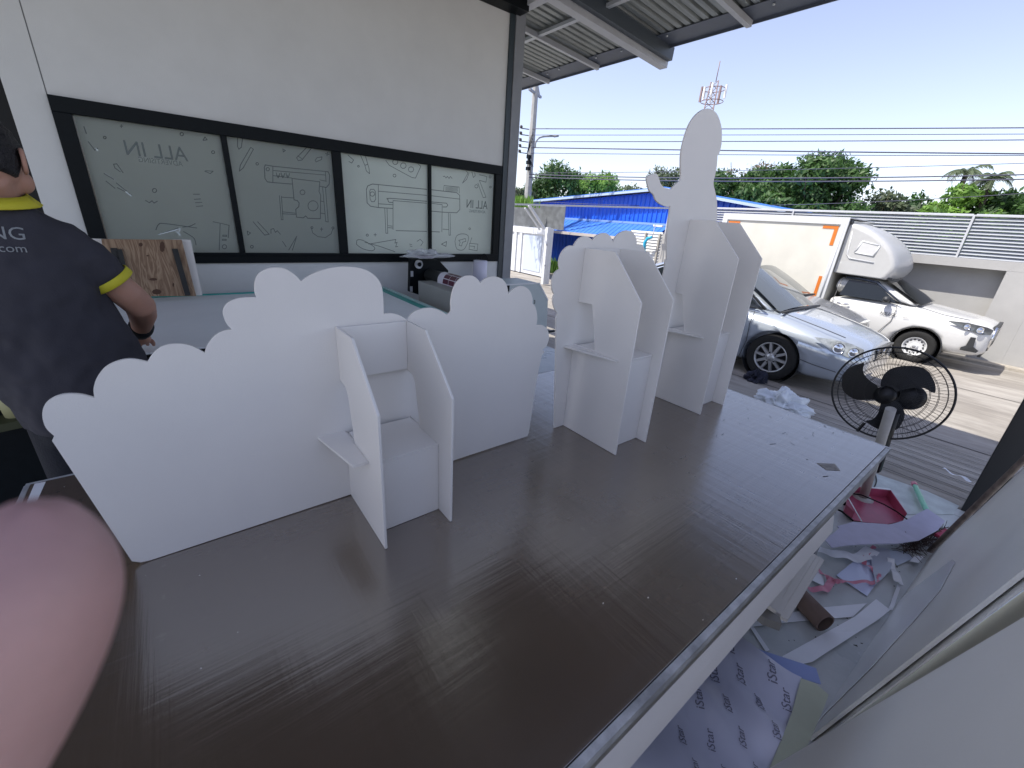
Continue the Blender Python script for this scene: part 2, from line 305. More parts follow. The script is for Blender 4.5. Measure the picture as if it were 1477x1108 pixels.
def wtext(txt, size, xl, yb, xr, yr, wide, par, m=INK):
    a = W(xl, yb); b = W(xr, yr); mb_ = text_mb(txt, size, a, (-1, 0, 0), (0, 0, 1), .0003)
    xs_ = [v[0] for v in mb_.v]; x_min, x_max = min(xs_), max(xs_); sc = (b.x-a.x)/(x_min-x_max) if False else (abs(b.x-a.x))/(x_max-x_min)
    mb_.v = [(a.x-(a.x-v[0])*sc, v[1], v[2]) for v in mb_.v]; mb_.build('lettering', m, par, fix=False)
wtext('ALL IN', .125, 272, 233, 181, 217, .4, panes[0]); wtext('ADVERTISING', .045, 264, 240, 200, 231, .3, panes[0], mat('faint_line', (.20, .23, .22), .5))
wtext('ALL IN', .115, 703, 302, 673, 300, .3, panes[3]); wtext('ADVERTISING', .04, 700, 308, 677, 306, .3, panes[3], mat('faint_line2', (.2, .24, .25), .5))
# pillar and steel at the corner
cp = thing('steel_column', 'grey steel column with dark trim at the wall end', 'column', (2.98, WY, 0))
MB().box(2.9, 2.955, WY-.02, WY+.1, 0, 3.36).build('trim', mat('dark_trim', (.03, .045, .055), .4), cp)
MB().box(2.96, 3.075, WY-.03, WY+.1, 0, 3.36).build('post', GREYM, cp, bevel=.004)
# side rooms and shell behind the windows
ROOMW = mat('room_paint', (.62, .64, .60), .8, noise=.05)
ro = thing('office_shell', 'pale office room behind the frosted windows, with a partition added to dim the left panes', 'room', (0, WY+.2, 0))
mb = MB(); mb.box(-3.2, -3.05, WY+.15, 8.2, 0, 3.2); mb.box(-3.2, .3, 8.0, 8.2, 0, 3.2); mb.box(-3.2, .3, WY+.15, 8.2, 3.2, 3.3); mb.box(.3, 2.9, WY+.15, 5.45, 3.2, 3.3); mb.build('room_wall', ROOMW, ro)  # ceiling and back wall left open at right to brighten the panes
mb = MB(); mb.box(2.8, 2.9, WY+.12, 4.35, 0, 3.2); mb.box(2.8, 2.9, 4.35, 8.0, 2.75, 3.2); mb.box(2.8, 2.9, 4.35, 8, 0, .35); mb.build('room_wall', ROOMW, ro)
MB().box(mull[1]-.04, mull[1]+.04, WY+.13, 7.3, 0, 3.2).build('room_wall', ROOMW, ro)  # unseen partition, added to keep daylight off the left panes
MB().box(-.75, -.6, WY+.12, 8.0, 0, 3.2).build('room_wall', mat('wall_painted_dark', (.015, .015, .016), .8), ro)  # near-black colour stands in for the darkness beyond the doorway
dw_ = thing('dark_doorway', 'open doorway into a room painted dark at the left end of the wall', 'doorway', (-1.2, WY, 0))
mb = MB(); mb.box(-3, -.62, WY+.9, WY+1, 0, 2.3); mb.box(-3.2, -.62, WY, WY+.12, 1.93+.4, 3.36); mb.box(-.8, -.755, WY+.125, WY+.95, 0, 3.3); mb.box(-.755, -.60, WY+.123, WY+.14, 0, 3.3); mb.build('dark_interior', mat('room_painted_dark', (.012, .013, .015), .7), dw_)  # darkness of the room painted as near-black faces
# ceiling over the workshop
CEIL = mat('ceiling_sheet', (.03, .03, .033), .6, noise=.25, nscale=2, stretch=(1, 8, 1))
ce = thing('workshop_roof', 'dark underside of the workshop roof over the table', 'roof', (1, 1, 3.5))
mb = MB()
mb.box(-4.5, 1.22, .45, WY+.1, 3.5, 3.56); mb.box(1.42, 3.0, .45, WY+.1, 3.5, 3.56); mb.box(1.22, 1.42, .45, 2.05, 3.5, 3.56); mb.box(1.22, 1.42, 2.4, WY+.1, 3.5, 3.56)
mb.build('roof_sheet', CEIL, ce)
SKYL = bpy.data.materials.new('translucent_sheet'); SKYL.use_nodes = True
_n = SKYL.node_tree; _t = _n.nodes.new('ShaderNodeBsdfTranslucent'); _t.inputs[0].default_value = (.8, .82, .8, 1); _n.links.new(_t.outputs[0], _n.nodes['Material Output'].inputs[0])
MB().box(1.215, 1.425, 2.045, 2.405, 3.565, 3.57).build('skylight_sheet', SKYL, ce)
MB().box(-.6, 3.0, WY-.16, WY-.005, 3.30, 3.42).build('wall_beam', BLACK, ce)
for X in (-2.2, -.6, 1.1): MB().box(X, X+.07, .45, WY-.2, 3.38, 3.498).build('purlin', GREYM, ce)
# canopy
RS = .0683
def rz(X): return 3.45-RS*(X-3)
cn = thing('canopy', 'grey corrugated metal canopy with steel rafters sloping over the yard edge', 'canopy', (3.8, 3, 3.4))
CORR = mat('galvanised_sheet', (.30, .32, .31), .45, .5, noise=.45, nscale=3, stretch=(.6, 9, 1), metal=.35)
mb = MB(); pitch = .095; Y = -3.0; prof = []
while Y < 9:
    prof += [(Y, 0), (Y+.055, 0), (Y+.067, .03), (Y+.083, .03)]; Y += pitch
v = []; X0, X1 = 2.96, 4.72
for (y_, dz) in prof: v += [(X0, y_, rz(X0)+.06+dz), (X1, y_, rz(X1)+.06+dz)]
mb.add(v, [(2*i, 2*i+1, 2*i+3, 2*i+2) for i in range(len(prof)-1)])
mb.build('roof_sheet', CORR, cn, fix=False)
FASC = mat('canopy_flashing', (.10, .115, .15), .5, noise=.2, nscale=10)
mb = MB(); mb.slab([(4.45, -3, rz(4.45)+.052), (4.72, -3, rz(4.72)+.052), (4.72, 9, rz(4.72)+.052), (4.45, 9, rz(4.45)+.052)], (0, 0, .004)); mb.box(4.715, 4.725, -3, 9, rz(4.7)+.03, rz(4.7)+.11); mb.build('eave_flashing', FASC, cn)
for Yr, wd, dp in ((5.42, .035, .05), (4.49, .04, .05), (2.6, .05, .05), (1.55, .05, .05), (.5, .05, .05), (-.6, .05, .05), (6.4, .04, .05)):
    MB().bar((2.98, Yr, rz(2.98)+.02), (4.68, Yr, rz(4.68)+.02), wd, dp).build('rafter', LGREY, cn)
Yr = 3.60; MB().bar((2.98, Yr, rz(2.98)-.03), (4.83, Yr, rz(4.83)-.03), .10, .16).build('main_rafter', LGREY, cn, bevel=.004)
MB().bar((2.98, Yr-.09, rz(2.98)+.0), (4.8, Yr-.09, rz(4.8)+.0), .06, .12).build('rafter', mat('dark_channel', (.07, .085, .10), .45), cn)
for X in (3.66, ):
    MB().bar((X, -3, rz(X)+.03), (X, 9, rz(X)+.03), .05, .03, up=(0, 0, 1)).build('purlin', LGREY, cn)
MB().bar((3.02, -3, rz(3.02)-.03), (3.02, 9, rz(3.02)-.03), .09, .15).build('purlin', LGREY, cn)
mb = MB()
for k in range(34):
    y_ = -2.6+k*.33+rnd.uniform(-.05, .05)
    if rnd.random() < .8: mb.lathe([(0, 0), (.011, 0), (.011, -.012), (0, -.014)], (4.5+rnd.uniform(-.02, .03), y_, rz(4.5)+.05), (0, 0, 1), 6)
o = mb.build('screw_tips', mat('bright_zinc', (.7, .72, .72), .3, metal=.6), cn); o['kind'] = 'stuff'
# ------------------------------------------------------------------ big work table
T = .805
def table_mat():
    m = bpy.data.materials.new('brown_film_plywood'); m.use_nodes = True; n = m.node_tree; L = n.links.new; b = n.nodes['Principled BSDF']
    tc = n.nodes.new('ShaderNodeTexCoord')
    def nz(scale, st_, det=6, ro=.6):
        mp = n.nodes.new('ShaderNodeMapping'); L(tc.outputs['Object'], mp.inputs[0]); mp.inputs['Scale'].default_value = st_
        t = n.nodes.new('ShaderNodeTexNoise'); t.inputs['Scale'].default_value = scale; t.inputs['Detail'].default_value = det; t.inputs['Roughness'].default_value = ro; L(mp.outputs[0], t.inputs[0]); return t.outputs[0]
    a = nz(40, (1, .035, 1)); c = nz(55, (.03, 1, 1)); d = nz(2.2, (1, 1, 1)); s = nz(34, (1, .3, 1), 3, .5)
    def ramp(inp, p0, p1, c0, c1):
        r = n.nodes.new('ShaderNodeValToRGB'); L(inp, r.inputs[0]); r.color_ramp.elements[0].position = p0; r.color_ramp.elements[1].position = p1
        r.color_ramp.elements[0].color = (*c0, 1); r.color_ramp.elements[1].color = (*c1, 1); return r.outputs[0]
    base = ramp(d, .35, .7, (.078, .050, .029), (.112, .074, .045))
    wear = ramp(nz(16, (1, .25, 1), 8, .7), .72, .80, (0, 0, 0), (1, 1, 1))
    mx = n.nodes.new('ShaderNodeMixRGB'); mx.inputs[0].default_value = 0; L(base, mx.inputs[1]); mx.inputs[2].default_value = (.03, .025, .022, 1); L(mx.outputs[0], b.inputs['Base Color'])
    ad = n.nodes.new('ShaderNodeMath'); ad.operation = 'ADD'; L(a, ad.inputs[0]); L(c, ad.inputs[1])
    mr = n.nodes.new('ShaderNodeMapRange'); mr.inputs[1].default_value = .6; mr.inputs[2].default_value = 1.4; mr.inputs[3].default_value = .24; mr.inputs[4].default_value = .42; L(ad.outputs[0], mr.inputs[0]); L(mr.outputs[0], b.inputs['Roughness'])
    b.inputs['IOR'].default_value = 1.62; b.inputs['Coat Weight'].default_value = 1; b.inputs['Coat IOR'].default_value = 2.9; b.inputs['Coat Roughness'].default_value = .21; b.inputs['Specular IOR Level'].default_value = .25
    bp = n.nodes.new('ShaderNodeBump'); bp.inputs['Strength'].default_value = .5; bp.inputs['Distance'].default_value = .0012; L(ad.outputs[0], bp.inputs['Height']); L(bp.outputs[0], b.inputs['Normal']); L(bp.outputs[0], b.inputs['Coat Normal'])
    return m
TBL = table_mat()
tb = thing('work_table', 'large dark brown glossy plywood topped work table carrying the white cutouts', 'table', (.8, .83, 0))
c0, c1, c2, c3 = (-.40, .20), (2.004, .20), (2.069, 1.44), (-.40, 1.44)
def sl(pts, z0, z1): return MB().slab([(x, y, z0) for x, y in pts], (0, 0, z1-z0))
sl([c0, c1, c2, c3], T-.018, T).build('table_top', TBL, tb, bevel=.001)
mb = MB(); mb.box(-.41, 2.0, .186, .1985, T-.026, T-.002)
mb.slab([(2.006, .186, T-.026), (2.02, .186, T-.026), (2.085, 1.452, T-.026), (2.071, 1.452, T-.026)], (0, 0, .024)); mb.box(-.41, 2.07, 1.4415, 1.452, T-.026, T-.002); mb.box(-.412, -.4015, .199, 1.441, T-.026, T-.002)
mb.build('edge_trim', mat('aluminium_edge', (.62, .63, .63), .4, .5, metal=.1, noise=.5, nscale=18, stretch=(1, 1, 1)), tb)
MB().box(-.40, 2.0, .1995, .24, T-.10, T-.0185).build('apron', mat('apron_board', (.52, .50, .47), .6, noise=.15), tb)
MB().box(-.40, 2.0, 1.40, 1.44, T-.10, T-.0185).build('apron', MATS['apron_board'], tb)
for (x, y) in ((-.33, .28), (-.33, 1.36), (1.93, .28), (1.97, 1.36), (.8, 1.36)):
    MB().box(x-.025, x+.025, y-.025, y+.025, 0, T-.019).build('leg', GREYM, tb)
MB().box(-.3, 1.9, .26, 1.38, .30, .32).build('shelf', mat('shelf_board', (.20, .19, .18), .7, noise=.3), tb)
dm = pz(1198, 673, T)
mb = MB(); P = [pz(x, y, T+.0006) for x, y in ((1178, 668), (1204, 669), (1212, 679), (1192, 678))]
mb.slab(P, (0, 0, .0003)); mb.build('scuff_patch', mat('scuff', (.34, .32, .29), .7, noise=.5, nscale=60), tb)
mb = MB()
for k in range(60):
    x = 1.25+abs(rnd.gauss(0, .0))+rnd.random()*.75; y = .25+rnd.random()*1.1; a = rnd.uniform(-.5, .5)+rnd.choice((0, PI/2, .6)); l = rnd.uniform(.006, .035)
    if x > 2: continue
    dx, dy = math.cos(a)*l, math.sin(a)*l; wv = rnd.uniform(.0008, .002)
    mb.add([(x, y, T+.0005), (x+dx, y+dy, T+.0005), (x+dx+wv, y+dy+wv, T+.0005), (x+dx*.3, y+dy*.3+wv*2, T+.0005)], [(0, 1, 2, 3)])
o = mb.build('scratches', mat('scratch_dark', (.02, .018, .02), .8), tb, fix=False); o['kind'] = 'stuff'
mb = MB()
for (x, y) in ((343, 912), (1014, 894), (288, 830), (210, 830), (93, 702), (640, 700), (1062, 835), (290, 964), (935, 862), (870, 870)):
    p = pz(x, y, T+.001); s_ = rnd.uniform(.0008, .002); mb.add([p+Vector((s_*math.cos(t), s_*.6*math.sin(t), 0)) for t in (0, 1.2, 2.3, 3.5, 4.8)], [(0, 1, 2, 3, 4)])
o = mb.build('foam_crumbs', FOAME, tb, fix=False); o['kind'] = 'stuff'
mb = MB(); P = [pz(x, y, T+.001) for x, y in ((50, 698), (66, 695), (48, 735), (34, 735))]; mb.slab(P, (0, 0, .0006)); mb.build('tape_strip', FOAME, tb)

# ------------------------------------------------------------------ foam board standees
PY = .967; TH = .006
def standee(label, segs, wings, Xl, Xr, prof, notch, zs, shelf_x, yf, extra_top=None, name='foam_standee'):
    t = thing(name, label, 'standee', ((Xl+Xr)/2, PY, T), 'white foam board standees on the work table')
    pl = arcs(segs); P = [py(x, y, PY) for x, y in pl]; P = [Vector((p.x, PY, max(p.z, T+.0015))) for p in P]
    if extra_top: P += [Vector(p) for p in extra_top]
    MB().slab(P, (0, TH, 0)).build('face_panel', FOAM, t, bevel=.0012)
    # easel wings: (y, z) profile
    for X in (Xl, Xr):
        MB().slab([(X-TH/2, y, z) for y, z in prof], (TH, 0, 0)).build('wing', FOAM, t, bevel=.0010)
    zt, zn = prof[0][1], notch
    MB().box(Xl+TH/2+.0005, Xr-TH/2-.0005, PY-.012, PY-.006, zn, zt-.001).build('back_flap', FOAM, t, bevel=.0008)
    MB().box(Xl+TH/2+.0005, Xr-TH/2-.0005, yf, yf+TH, T+.001, zs-.001).build('front_panel', FOAM, t, bevel=.0008)
    sx0, sx1 = shelf_x
    kf = .45 if Xl < .5 else .85
    mb = MB(); mb.slab([(sx0, PY-.0005, zs), (Xl-TH/2-.0005, PY-.0005, zs), (Xl-TH/2-.0005, yf+.01, zs), (sx0+(Xl-sx0)*kf, yf+.01, zs)], (0, 0, TH)); mb.box(Xl+TH/2+.0005, Xr-TH/2-.0005, yf-.001, PY-.013, zs, zs+TH)
    if sx1 > Xr: mb.box(Xr+TH/2+.0005, sx1, yf+.004, PY-.0005, zs, zs+TH)
    mb.build('shelf', FOAM, t, bevel=.0008)
    return t
segs1 = [[(75, 636), (78, 629)], [(78, 629), (66, 617), (61, 600), (64, 585), (75, 575), (92, 569), (115, 569), (136, 574)], [(136, 574), (135, 560), (140, 545), (152, 530), (170, 521), (190, 518), (213, 522)],
 [(213, 522), (222, 509), (236, 499), (255, 496), (275, 499), (295.5, 509)], [(295.5, 509), (299.5, 497.5), (309.8, 484.6), (322.7, 477.4), (334.7, 475.6)], [(334.7, 475.6), (326.5, 466.6), (321.9, 453.8), (323.2, 443.5), (330.4, 435.8), (343.2, 430.6), (358.7, 429), (369.7, 429)],
 [(369.7, 429), (367.2, 420.3), (367.7, 407.5), (372.8, 395.9), (384.4, 388.2), (397.3, 386), (410, 387.7), (423, 394.6), (434.6, 405.7)], [(434.6, 405.7), (445, 398.5), (462, 390.5), (484, 385.5), (505, 385), (525, 388.5), (540, 397), (549, 409), (552.5, 425), (553.5, 452.6)],
 [(553.5, 452.6), (563, 452), (572, 453.5), (580, 457), (587.5, 461.5)], [(587.5, 461.5), (596.3, 451), (609.3, 445.4), (623.7, 444.5), (635.3, 448.3), (644.5, 454)], [(644.5, 454), (650.5, 449), (650.6, 435.3), (654, 418), (661.2, 405), (671.4, 398.3), (681.5, 398), (688.7, 402.5), (692.5, 408.4)],
 [(692.5, 408.4), (701.7, 401.2), (713.2, 398.8), (724.8, 403), (731.1, 412.2), (733.2, 423.7)], [(733.2, 423.7), (742, 416), (753.6, 412.6), (763.7, 419), (768, 429.5), (768, 438)], [(768, 438), (772, 442), (774.6, 452.6), (775, 461), (773.8, 468.8)],
 [(773.8, 468.8), (782.5, 469.3), (789.7, 475.7), (791.9, 487), (788.5, 498.8), (782.5, 504.5)], [(782.5, 504.5), (785, 508), (781.5, 513)], [(781.5, 513), (776.7, 536.3), (770.8, 571), (764, 617), (761, 629)]]
base_l = [(-.155, PY, T+.0015), (-.170, PY, T+.004), (-.182, PY, T+.014)]
prof1 = [(PY-.0005, 1.266), (.856, 1.267), (.729, 1.142), (.731, T+.001), (PY-.0005, T+.001), (PY-.0005, .995), (.893, 1.0), (.915, 1.115), (.93, 1.132), (PY-.0005, 1.135)]
standee('wide white cloud shaped foam board with an easel box, nearest of the cutouts', segs1, 2, .26, .427, prof1, 1.14, .994, (.193, .43), .79, base_l)
segs2 = [[(799.7, 618.6), (801.8, 523), (802.4, 458.7)], [(802.4, 458.7), (804.5, 452.5)], [(804.5, 452.5), (800.6, 446.2), (797.9, 437), (797.9, 430.5), (799.9, 424.5)], [(799.9, 424.5), (797.3, 419.7), (796.2, 410), (797.9, 400.2), (801.7, 392.6), (807.6, 388.5)],
 [(807.6, 388.5), (806.3, 380.7), (807.6, 372), (811.4, 363.3), (816.8, 357.4), (822.2, 354.4), (827.7, 354.9)], [(827.7, 354.9), (833, 346.5), (838.5, 342.2), (843.9, 340.6), (850.4, 342.7), (854.7, 346.5)], [(854.7, 346.5), (859, 341.7), (864.5, 337.9), (871, 336), (876.4, 337.3), (880.7, 341.7), (884.5, 349.2)],
 [(884.5, 349.2), (889.4, 340.6), (897, 334.6), (905.7, 332.5), (914.3, 337.3), (918, 345), (918.7, 353.8)], [(918.7, 353.8), (924, 353), (927.9, 355.2), (930.6, 361.7)]]
q = py(930.6, 361.7, PY)
def ox(x, y, X): p = px(x, y, X); return (p.y, p.z)
X2l, X2r = 1.047, 1.212
tp = ox(888.3, 363.3, X2l); mid = ox(925.7, 437.5, X2l); bt = ox(888, 656.4, X2l); n1 = ox(841.6, 436.9, X2l); n2 = ox(854.9, 439.4, X2l); n3 = ox(859, 503.2, X2l); tb_ = ox(855.8, 359.5, X2l)
zsh2 = 1.125
prof2 = [(PY-.0005, tp[1]), (tp[0], tp[1]), (mid[0], mid[1]), (bt[0], T+.001), (PY-.0005, T+.001), (PY-.0005, zsh2), (n3[0], zsh2+.005), (n2[0], n2[1]), (PY-.0005, n1[1])]
print('st2', prof2, 'sh', zsh2, q)
standee('white scalloped foam board with a tall easel box, between the other two cutouts', segs2, 2, X2l, X2r, prof2, n1[1], 1.118, (1.0, 1.2), .757, [(q.x+.005, PY, q.z-.06), (q.x+.0, PY, 1.1), (1.235, PY, T+.0015)])
segs3 = [[(1033.7, 325), (1034.5, 301), (1033.7, 286.5), (1031.3, 275), (1029.2, 263.7), (1032, 250.7), (1034.2, 237.7), (1035, 224.5)], [(1035, 224.5), (1037.3, 222.3)], [(1037.3, 222.3), (1040.5, 210), (1041.3, 197), (1040.5, 182.5), (1036.1, 167.9), (1029.6, 159.7), (1021.5, 156.5), (1012.6, 158.9), (1002.8, 167), (994.7, 179.2), (989, 193.9), (985, 208.5), (982.5, 223), (982, 241), (982.5, 254), (980.9, 261.3)],
 [(980.9, 261.3), (975.2, 265.3), (970.4, 270.2), (967.9, 272.6), (962.2, 271.8), (956.5, 269.4), (952.5, 263.7), (950, 255.6), (946, 250.4), (937.9, 252.3), (933.3, 256.4), (933.8, 263.7), (937, 275), (942.7, 280.8), (946.8, 289.7), (954.1, 295.4), (963, 298.6), (967.1, 297)],
 [(967.1, 297), (965.5, 309.2), (963, 330.7), (961.8, 361.4), (961.9, 374.4)], [(961.9, 374.4), (959.9, 375), (959, 387.5), (956, 400)]]
X3l, X3r = 1.622, 1.815
tp = ox(1032, 318.4, X3l); mid = ox(1065.8, 373.6, X3l); bt = ox(1009.8, 598.8, X3l); n1 = ox(971.4, 421.2, X3l); n2 = ox(984.5, 425, X3l); n3 = ox(986.8, 477.6, X3l); zsh3 = 1.125
prof3 = [(PY-.0005, tp[1]), (tp[0], tp[1]), (mid[0], mid[1]), (bt[0], T+.001), (PY-.0005, T+.001), (PY-.0005, zsh3), (n3[0], zsh3+.005), (n2[0], n2[1]), (PY-.0005, n1[1])]
print('st3', prof3, zsh3, 'fig', [tuple(py(x, y, PY)) for x, y in ((1033, 325), (956, 400), (1021, 157))])
q3 = py(1033.7, 325, PY)
standee('tallest white foam cutout, a round headed figure outline raising one hand, by the yard', segs3, 2, X3l, X3r, prof3, n1[1], zsh3-.006, (1.57, 1.80), .79, [(1.60, PY, T+.0015), (q3.x-.01, PY, T+.0015), (q3.x+.005, PY, q3.z-.3)])

# ------------------------------------------------------------------ flatbed machine between table and wall
FZ = .85
fb = thing('flatbed_table', 'long white flatbed surface with teal edges in front of the windows', 'flatbed', (.3, 3.0, 0))
MB().box(-1.25, 1.44, 2.40, 3.76, FZ-.03, FZ).build('bed', mat('bed_white', (.93, .95, .95), .55, .4, noise=.05, nscale=3), fb, bevel=.002)
TEAL = mat('teal_edge', (.03, .38, .33), .35)
mb = MB(); mb.box(1.375, 1.432, 2.42, 3.74, FZ+.0005, FZ+.003); mb.box(-1.25, 1.44, 3.763, 3.785, FZ-.02, FZ+.008); mb.build('edge_strip', TEAL, fb); MB().box(-1.25, 1.44, 2.385, 2.397, FZ-.03, FZ-.008).build('front_trim', BLACK, fb)
MB().box(1.443, 1.475, 2.42, 3.78, FZ-.03, FZ+.006).build('edge_rail', mat('pale_teal', (.45, .66, .64), .4), fb)
mb = MB(); mb.box(-1.25, 1.44, 2.41, 2.47, FZ-.14, FZ-.031); mb.box(-1.25, 1.44, 3.68, 3.74, FZ-.14, FZ-.031); mb.build('frame', BLACK, fb)
for x in (-1.2, .1, 1.38):
    for y in (2.45, 3.7): MB().box(x-.03, x+.03, y-.03, y+.03, 0, FZ-.141).build('leg', BLACK, fb)
MB().box(-1.2, 1.38, 2.5, 3.66, .25, .27).build('shelf', BLACK, fb)

# plywood panel with bars standing on the flatbed, white sheets behind
pw = thing('plywood_panel', 'knotty plywood panel with two dark bars standing behind the man', 'board', (0, 3.7, FZ))
def wood():
    m = bpy.data.materials.new('pine_plywood'); m.use_nodes = True; n = m.node_tree; L = n.links.new; b = n.nodes['Principled BSDF']
    tc = n.nodes.new('ShaderNodeTexCoord'); mp = n.nodes.new('ShaderNodeMapping'); L(tc.outputs['Object'], mp.inputs[0]); mp.inputs['Scale'].default_value = (7, 1, 1.1)
    t = n.nodes.new('ShaderNodeTexNoise'); t.inputs['Scale'].default_value = 2.4; t.inputs['Detail'].default_value = 3; t.inputs['Distortion'].default_value = 1.2; L(mp.outputs[0], t.inputs[0])
    wv = n.nodes.new('ShaderNodeMath'); wv.operation = 'MULTIPLY'; wv.inputs[1].default_value = 14; L(t.outputs[0], wv.inputs[0]); fr_ = n.nodes.new('ShaderNodeMath'); fr_.operation = 'PINGPONG'; fr_.inputs[1].default_value = 1; L(wv.outputs[0], fr_.inputs[0])
    r = n.nodes.new('ShaderNodeValToRGB'); L(fr_.outputs[0], r.inputs[0]); r.color_ramp.elements[0].color = (.22, .13, .075, 1); r.color_ramp.elements[1].color = (.42, .29, .18, 1)
    L(r.outputs[0], b.inputs['Base Color']); b.inputs['Roughness'].default_value = .7; return m
YB = 3.55
a, b_, c, d = [py(x, y, YB) for x, y in ((146, 345), (262, 346), (283, 427), (160, 428))]
MB().slab([a, b_, c, d], (0, .012, 0)).build('sheet', wood(), pw)
for (x0, y0, x1, y1) in ((164, 358, 181, 426), (171, 360, 180, 395), (252, 359, 271, 426)):
    p = py(x0, y0, YB-.012); q = py(x1, y1, YB-.012); MB().bar(p, q, .03, .02, up=(0, 1, 0)).build('bar', mat('dark_bar', (.03, .03, .028), .6, noise=.3), pw)
mb = MB()
for cx_, cy_, r1, r2 in ((221, 403, 6, 2), (203, 353, 3, 3), (234, 356, 4, 8), (226, 421, 7, 4), (250, 411, 1.5, 3), (213, 369, 2, 1)):
    mb.add([py(cx_+r1*math.cos(t*PI/4), cy_+r2*math.sin(t*PI/4), YB-.001) for t in range(8)], [tuple(range(8))])
mb.build('knots', mat('knot_brown', (.10, .05, .03), .8), pw, fix=False)['kind'] = 'stuff'
wsht = MB().slab([py(x, y, YB+.03) for x, y in ((250, 345), (275, 346), (292, 426), (270, 427))], (0, .02, 0)).build('white_sheets', FOAM)
tag(wsht, 'narrow white sheets sticking out behind the knotty plywood panel', 'sheet')
wsht2 = MB().slab([py(x, y, YB+.03) for x, y in ((120, 344), (152, 345), (165, 430), (140, 430))], (0, .02, 0)).build('white_board', FOAM)
tag(wsht2, 'white board edge left of the plywood above the man\'s arm', 'board')

# ------------------------------------------------------------------ roll printer by the column
pr_ = thing('roll_printer', 'black and grey roll fed printer with printed maroon film under the windows', 'printer', (1.8, 3.4, 0))
YP = 3.72
MB().slab([py(x, y, YP) for x, y in ((592, 373.5), (633, 375.5), (646.6, 390), (648, 440), (591, 421))], (0, .05, 0)).build('end_plate', BLACK, pr_, bevel=.003)
p = py(603, 381, YP-.004); MB().lathe([(0, 0), (.034, 0), (.04, .01), (.04, .02)], p, (0, -1, 0), 20).build('knob', WHITE, pr_)
MB().lathe([(0, 0), (.017, 0), (.02, .012)], p+Vector((0, -.02, 0)), (0, -1, 0), 16).build('knob_hole', BLACK, pr_)
ra = py(620, 397, YP-.02); rb = Vector((ra.x, 2.75, ra.z))
MB().tube([ra, rb], .062, 24).build('roller', mat('roller_grey', (.05, .055, .055), .4), pr_)
for (x, y) in ((594, 395), (593, 417)):
    p = py(x, y, YP-.006); MB().box(p.x-.012, p.x+.012, p.y-.006, p.y, p.z-.025, p.z+.025).build('plate_bracket', LGREY, pr_)
pa = py(603, 405, 3.55); MB().box(pa.x, pa.x+.26, 2.85, 3.55, pa.z-.22, pa.z).build('body', mat('printer_grey', (.38, .39, .37), .5, noise=.08), pr_, bevel=.006)
pq = py(608.5, 416, 3.548); MB().box(pq.x-.02, pq.x+.02, 3.535, 3.549, pq.z-.022, pq.z+.022).build('button', BLACK, pr_, bevel=.004)
MB().box(pa.x+.02, pa.x+.5, 2.8, 3.70, .1, pa.z-.225).build('stand', BLACK, pr_)
# film wrapped over the roller
fy0, fy1 = 3.42, 2.7; RR = .068; cx_, cz_ = ra.x, ra.z
ang = [math.radians(a_) for a_ in range(20, 190, 12)]
ring = [(cx_+RR*math.cos(a_), cz_+RR*math.sin(a_)) for a_ in ang]; ring += [(cx_-RR-.015, cz_-.08), (cx_-RR-.03, cz_-.2), (cx_-RR-.04, cz_-.4)]
FILM = mat('white_film', (.78, .76, .84), .35); MAR = mat('maroon_print', (.13, .02, .05), .35, noise=.3, nscale=40)
mb = MB(); v = []
for (x, z) in ring: v += [(x, fy0, z), (x, fy1, z)]
mb.add(v, [(2*i, 2*i+1, 2*i+3, 2*i+2) for i in range(len(ring)-1)], True); film = mb.build('film', FILM, pr_, fix=False)
RR2 = .0695
def fpt(s_, y):     # s_ distance along the wrapped film from the top
    a_ = PI/2+s_/RR2
    if a_ < PI*1.03: return Vector((cx_+RR2*math.cos(a_), y, cz_+RR2*math.sin(a_)))
    e = (a_-PI*1.03)*RR2; return Vector((cx_-RR2-.002-e*.13, y, cz_-.006-e))
for i in range(9):
    for j in range(3):
        s0 = -.06+i*.048; mbb = MB(); v = []
        y0 = fy0-.10-j*.10
        for k in range(4): v += [fpt(s0+k*.0135, y0), fpt(s0+k*.0135, y0-.094)]
        mbb.add(v, [(2*k, 2*k+1, 2*k+3, 2*k+2) for k in range(3)], True); mbb.build('printed_patch', MAR, film, fix=False)
# plastic bag of bits on the printer
def crumple(name, c, rx, ry, rz_, m, par=None, n=64, amp=.35, seed=1, flat=0):
    from mathutils import noise as mn
    v = []; mm = n//2; o_ = Vector((seed*7.3, seed*3.1, 0))
    for i in range(mm+1):
        th = PI*i/mm
        for k in range(n):
            t = 2*PI*k/n; d = Vector((math.sin(th)*math.cos(t), math.sin(th)*math.sin(t), math.cos(th)))
            r1 = 1+amp*1.1*mn.noise(d*1.6+o_)+amp*.7*(.5-abs(mn.noise(d*3.4+o_)))+amp*.45*(.5-abs(mn.noise(d*8+o_)))
            z = d.z*rz_*(1+1.6*amp*max(0, mn.noise(d*2.3-o_)))*r1
            v.append((c[0]+rx*r1*d.x, c[1]+ry*r1*d.y, c[2]+max(z, -rz_*.8)))
    f = [(i*n+k, i*n+(k+1) % n, (i+1)*n+(k+1) % n, (i+1)*n+k) for i in range(mm) for k in range(n)]
    mb = MB(); mb.add(v, f, flat == 0); return mb.build(name, m, par)
PLAST = bpy.data.materials.new('clear_plastic'); PLAST.use_nodes = True; b = PLAST.node_tree.nodes['Principled BSDF']
b.inputs['Base Color'].default_value = (.85, .88, .9, 1); b.inputs['Roughness'].default_value = .12; b.inputs['Alpha'].default_value = .42; b.inputs['Specular IOR Level'].default_value = .9
p = py(612, 370, 3.7)
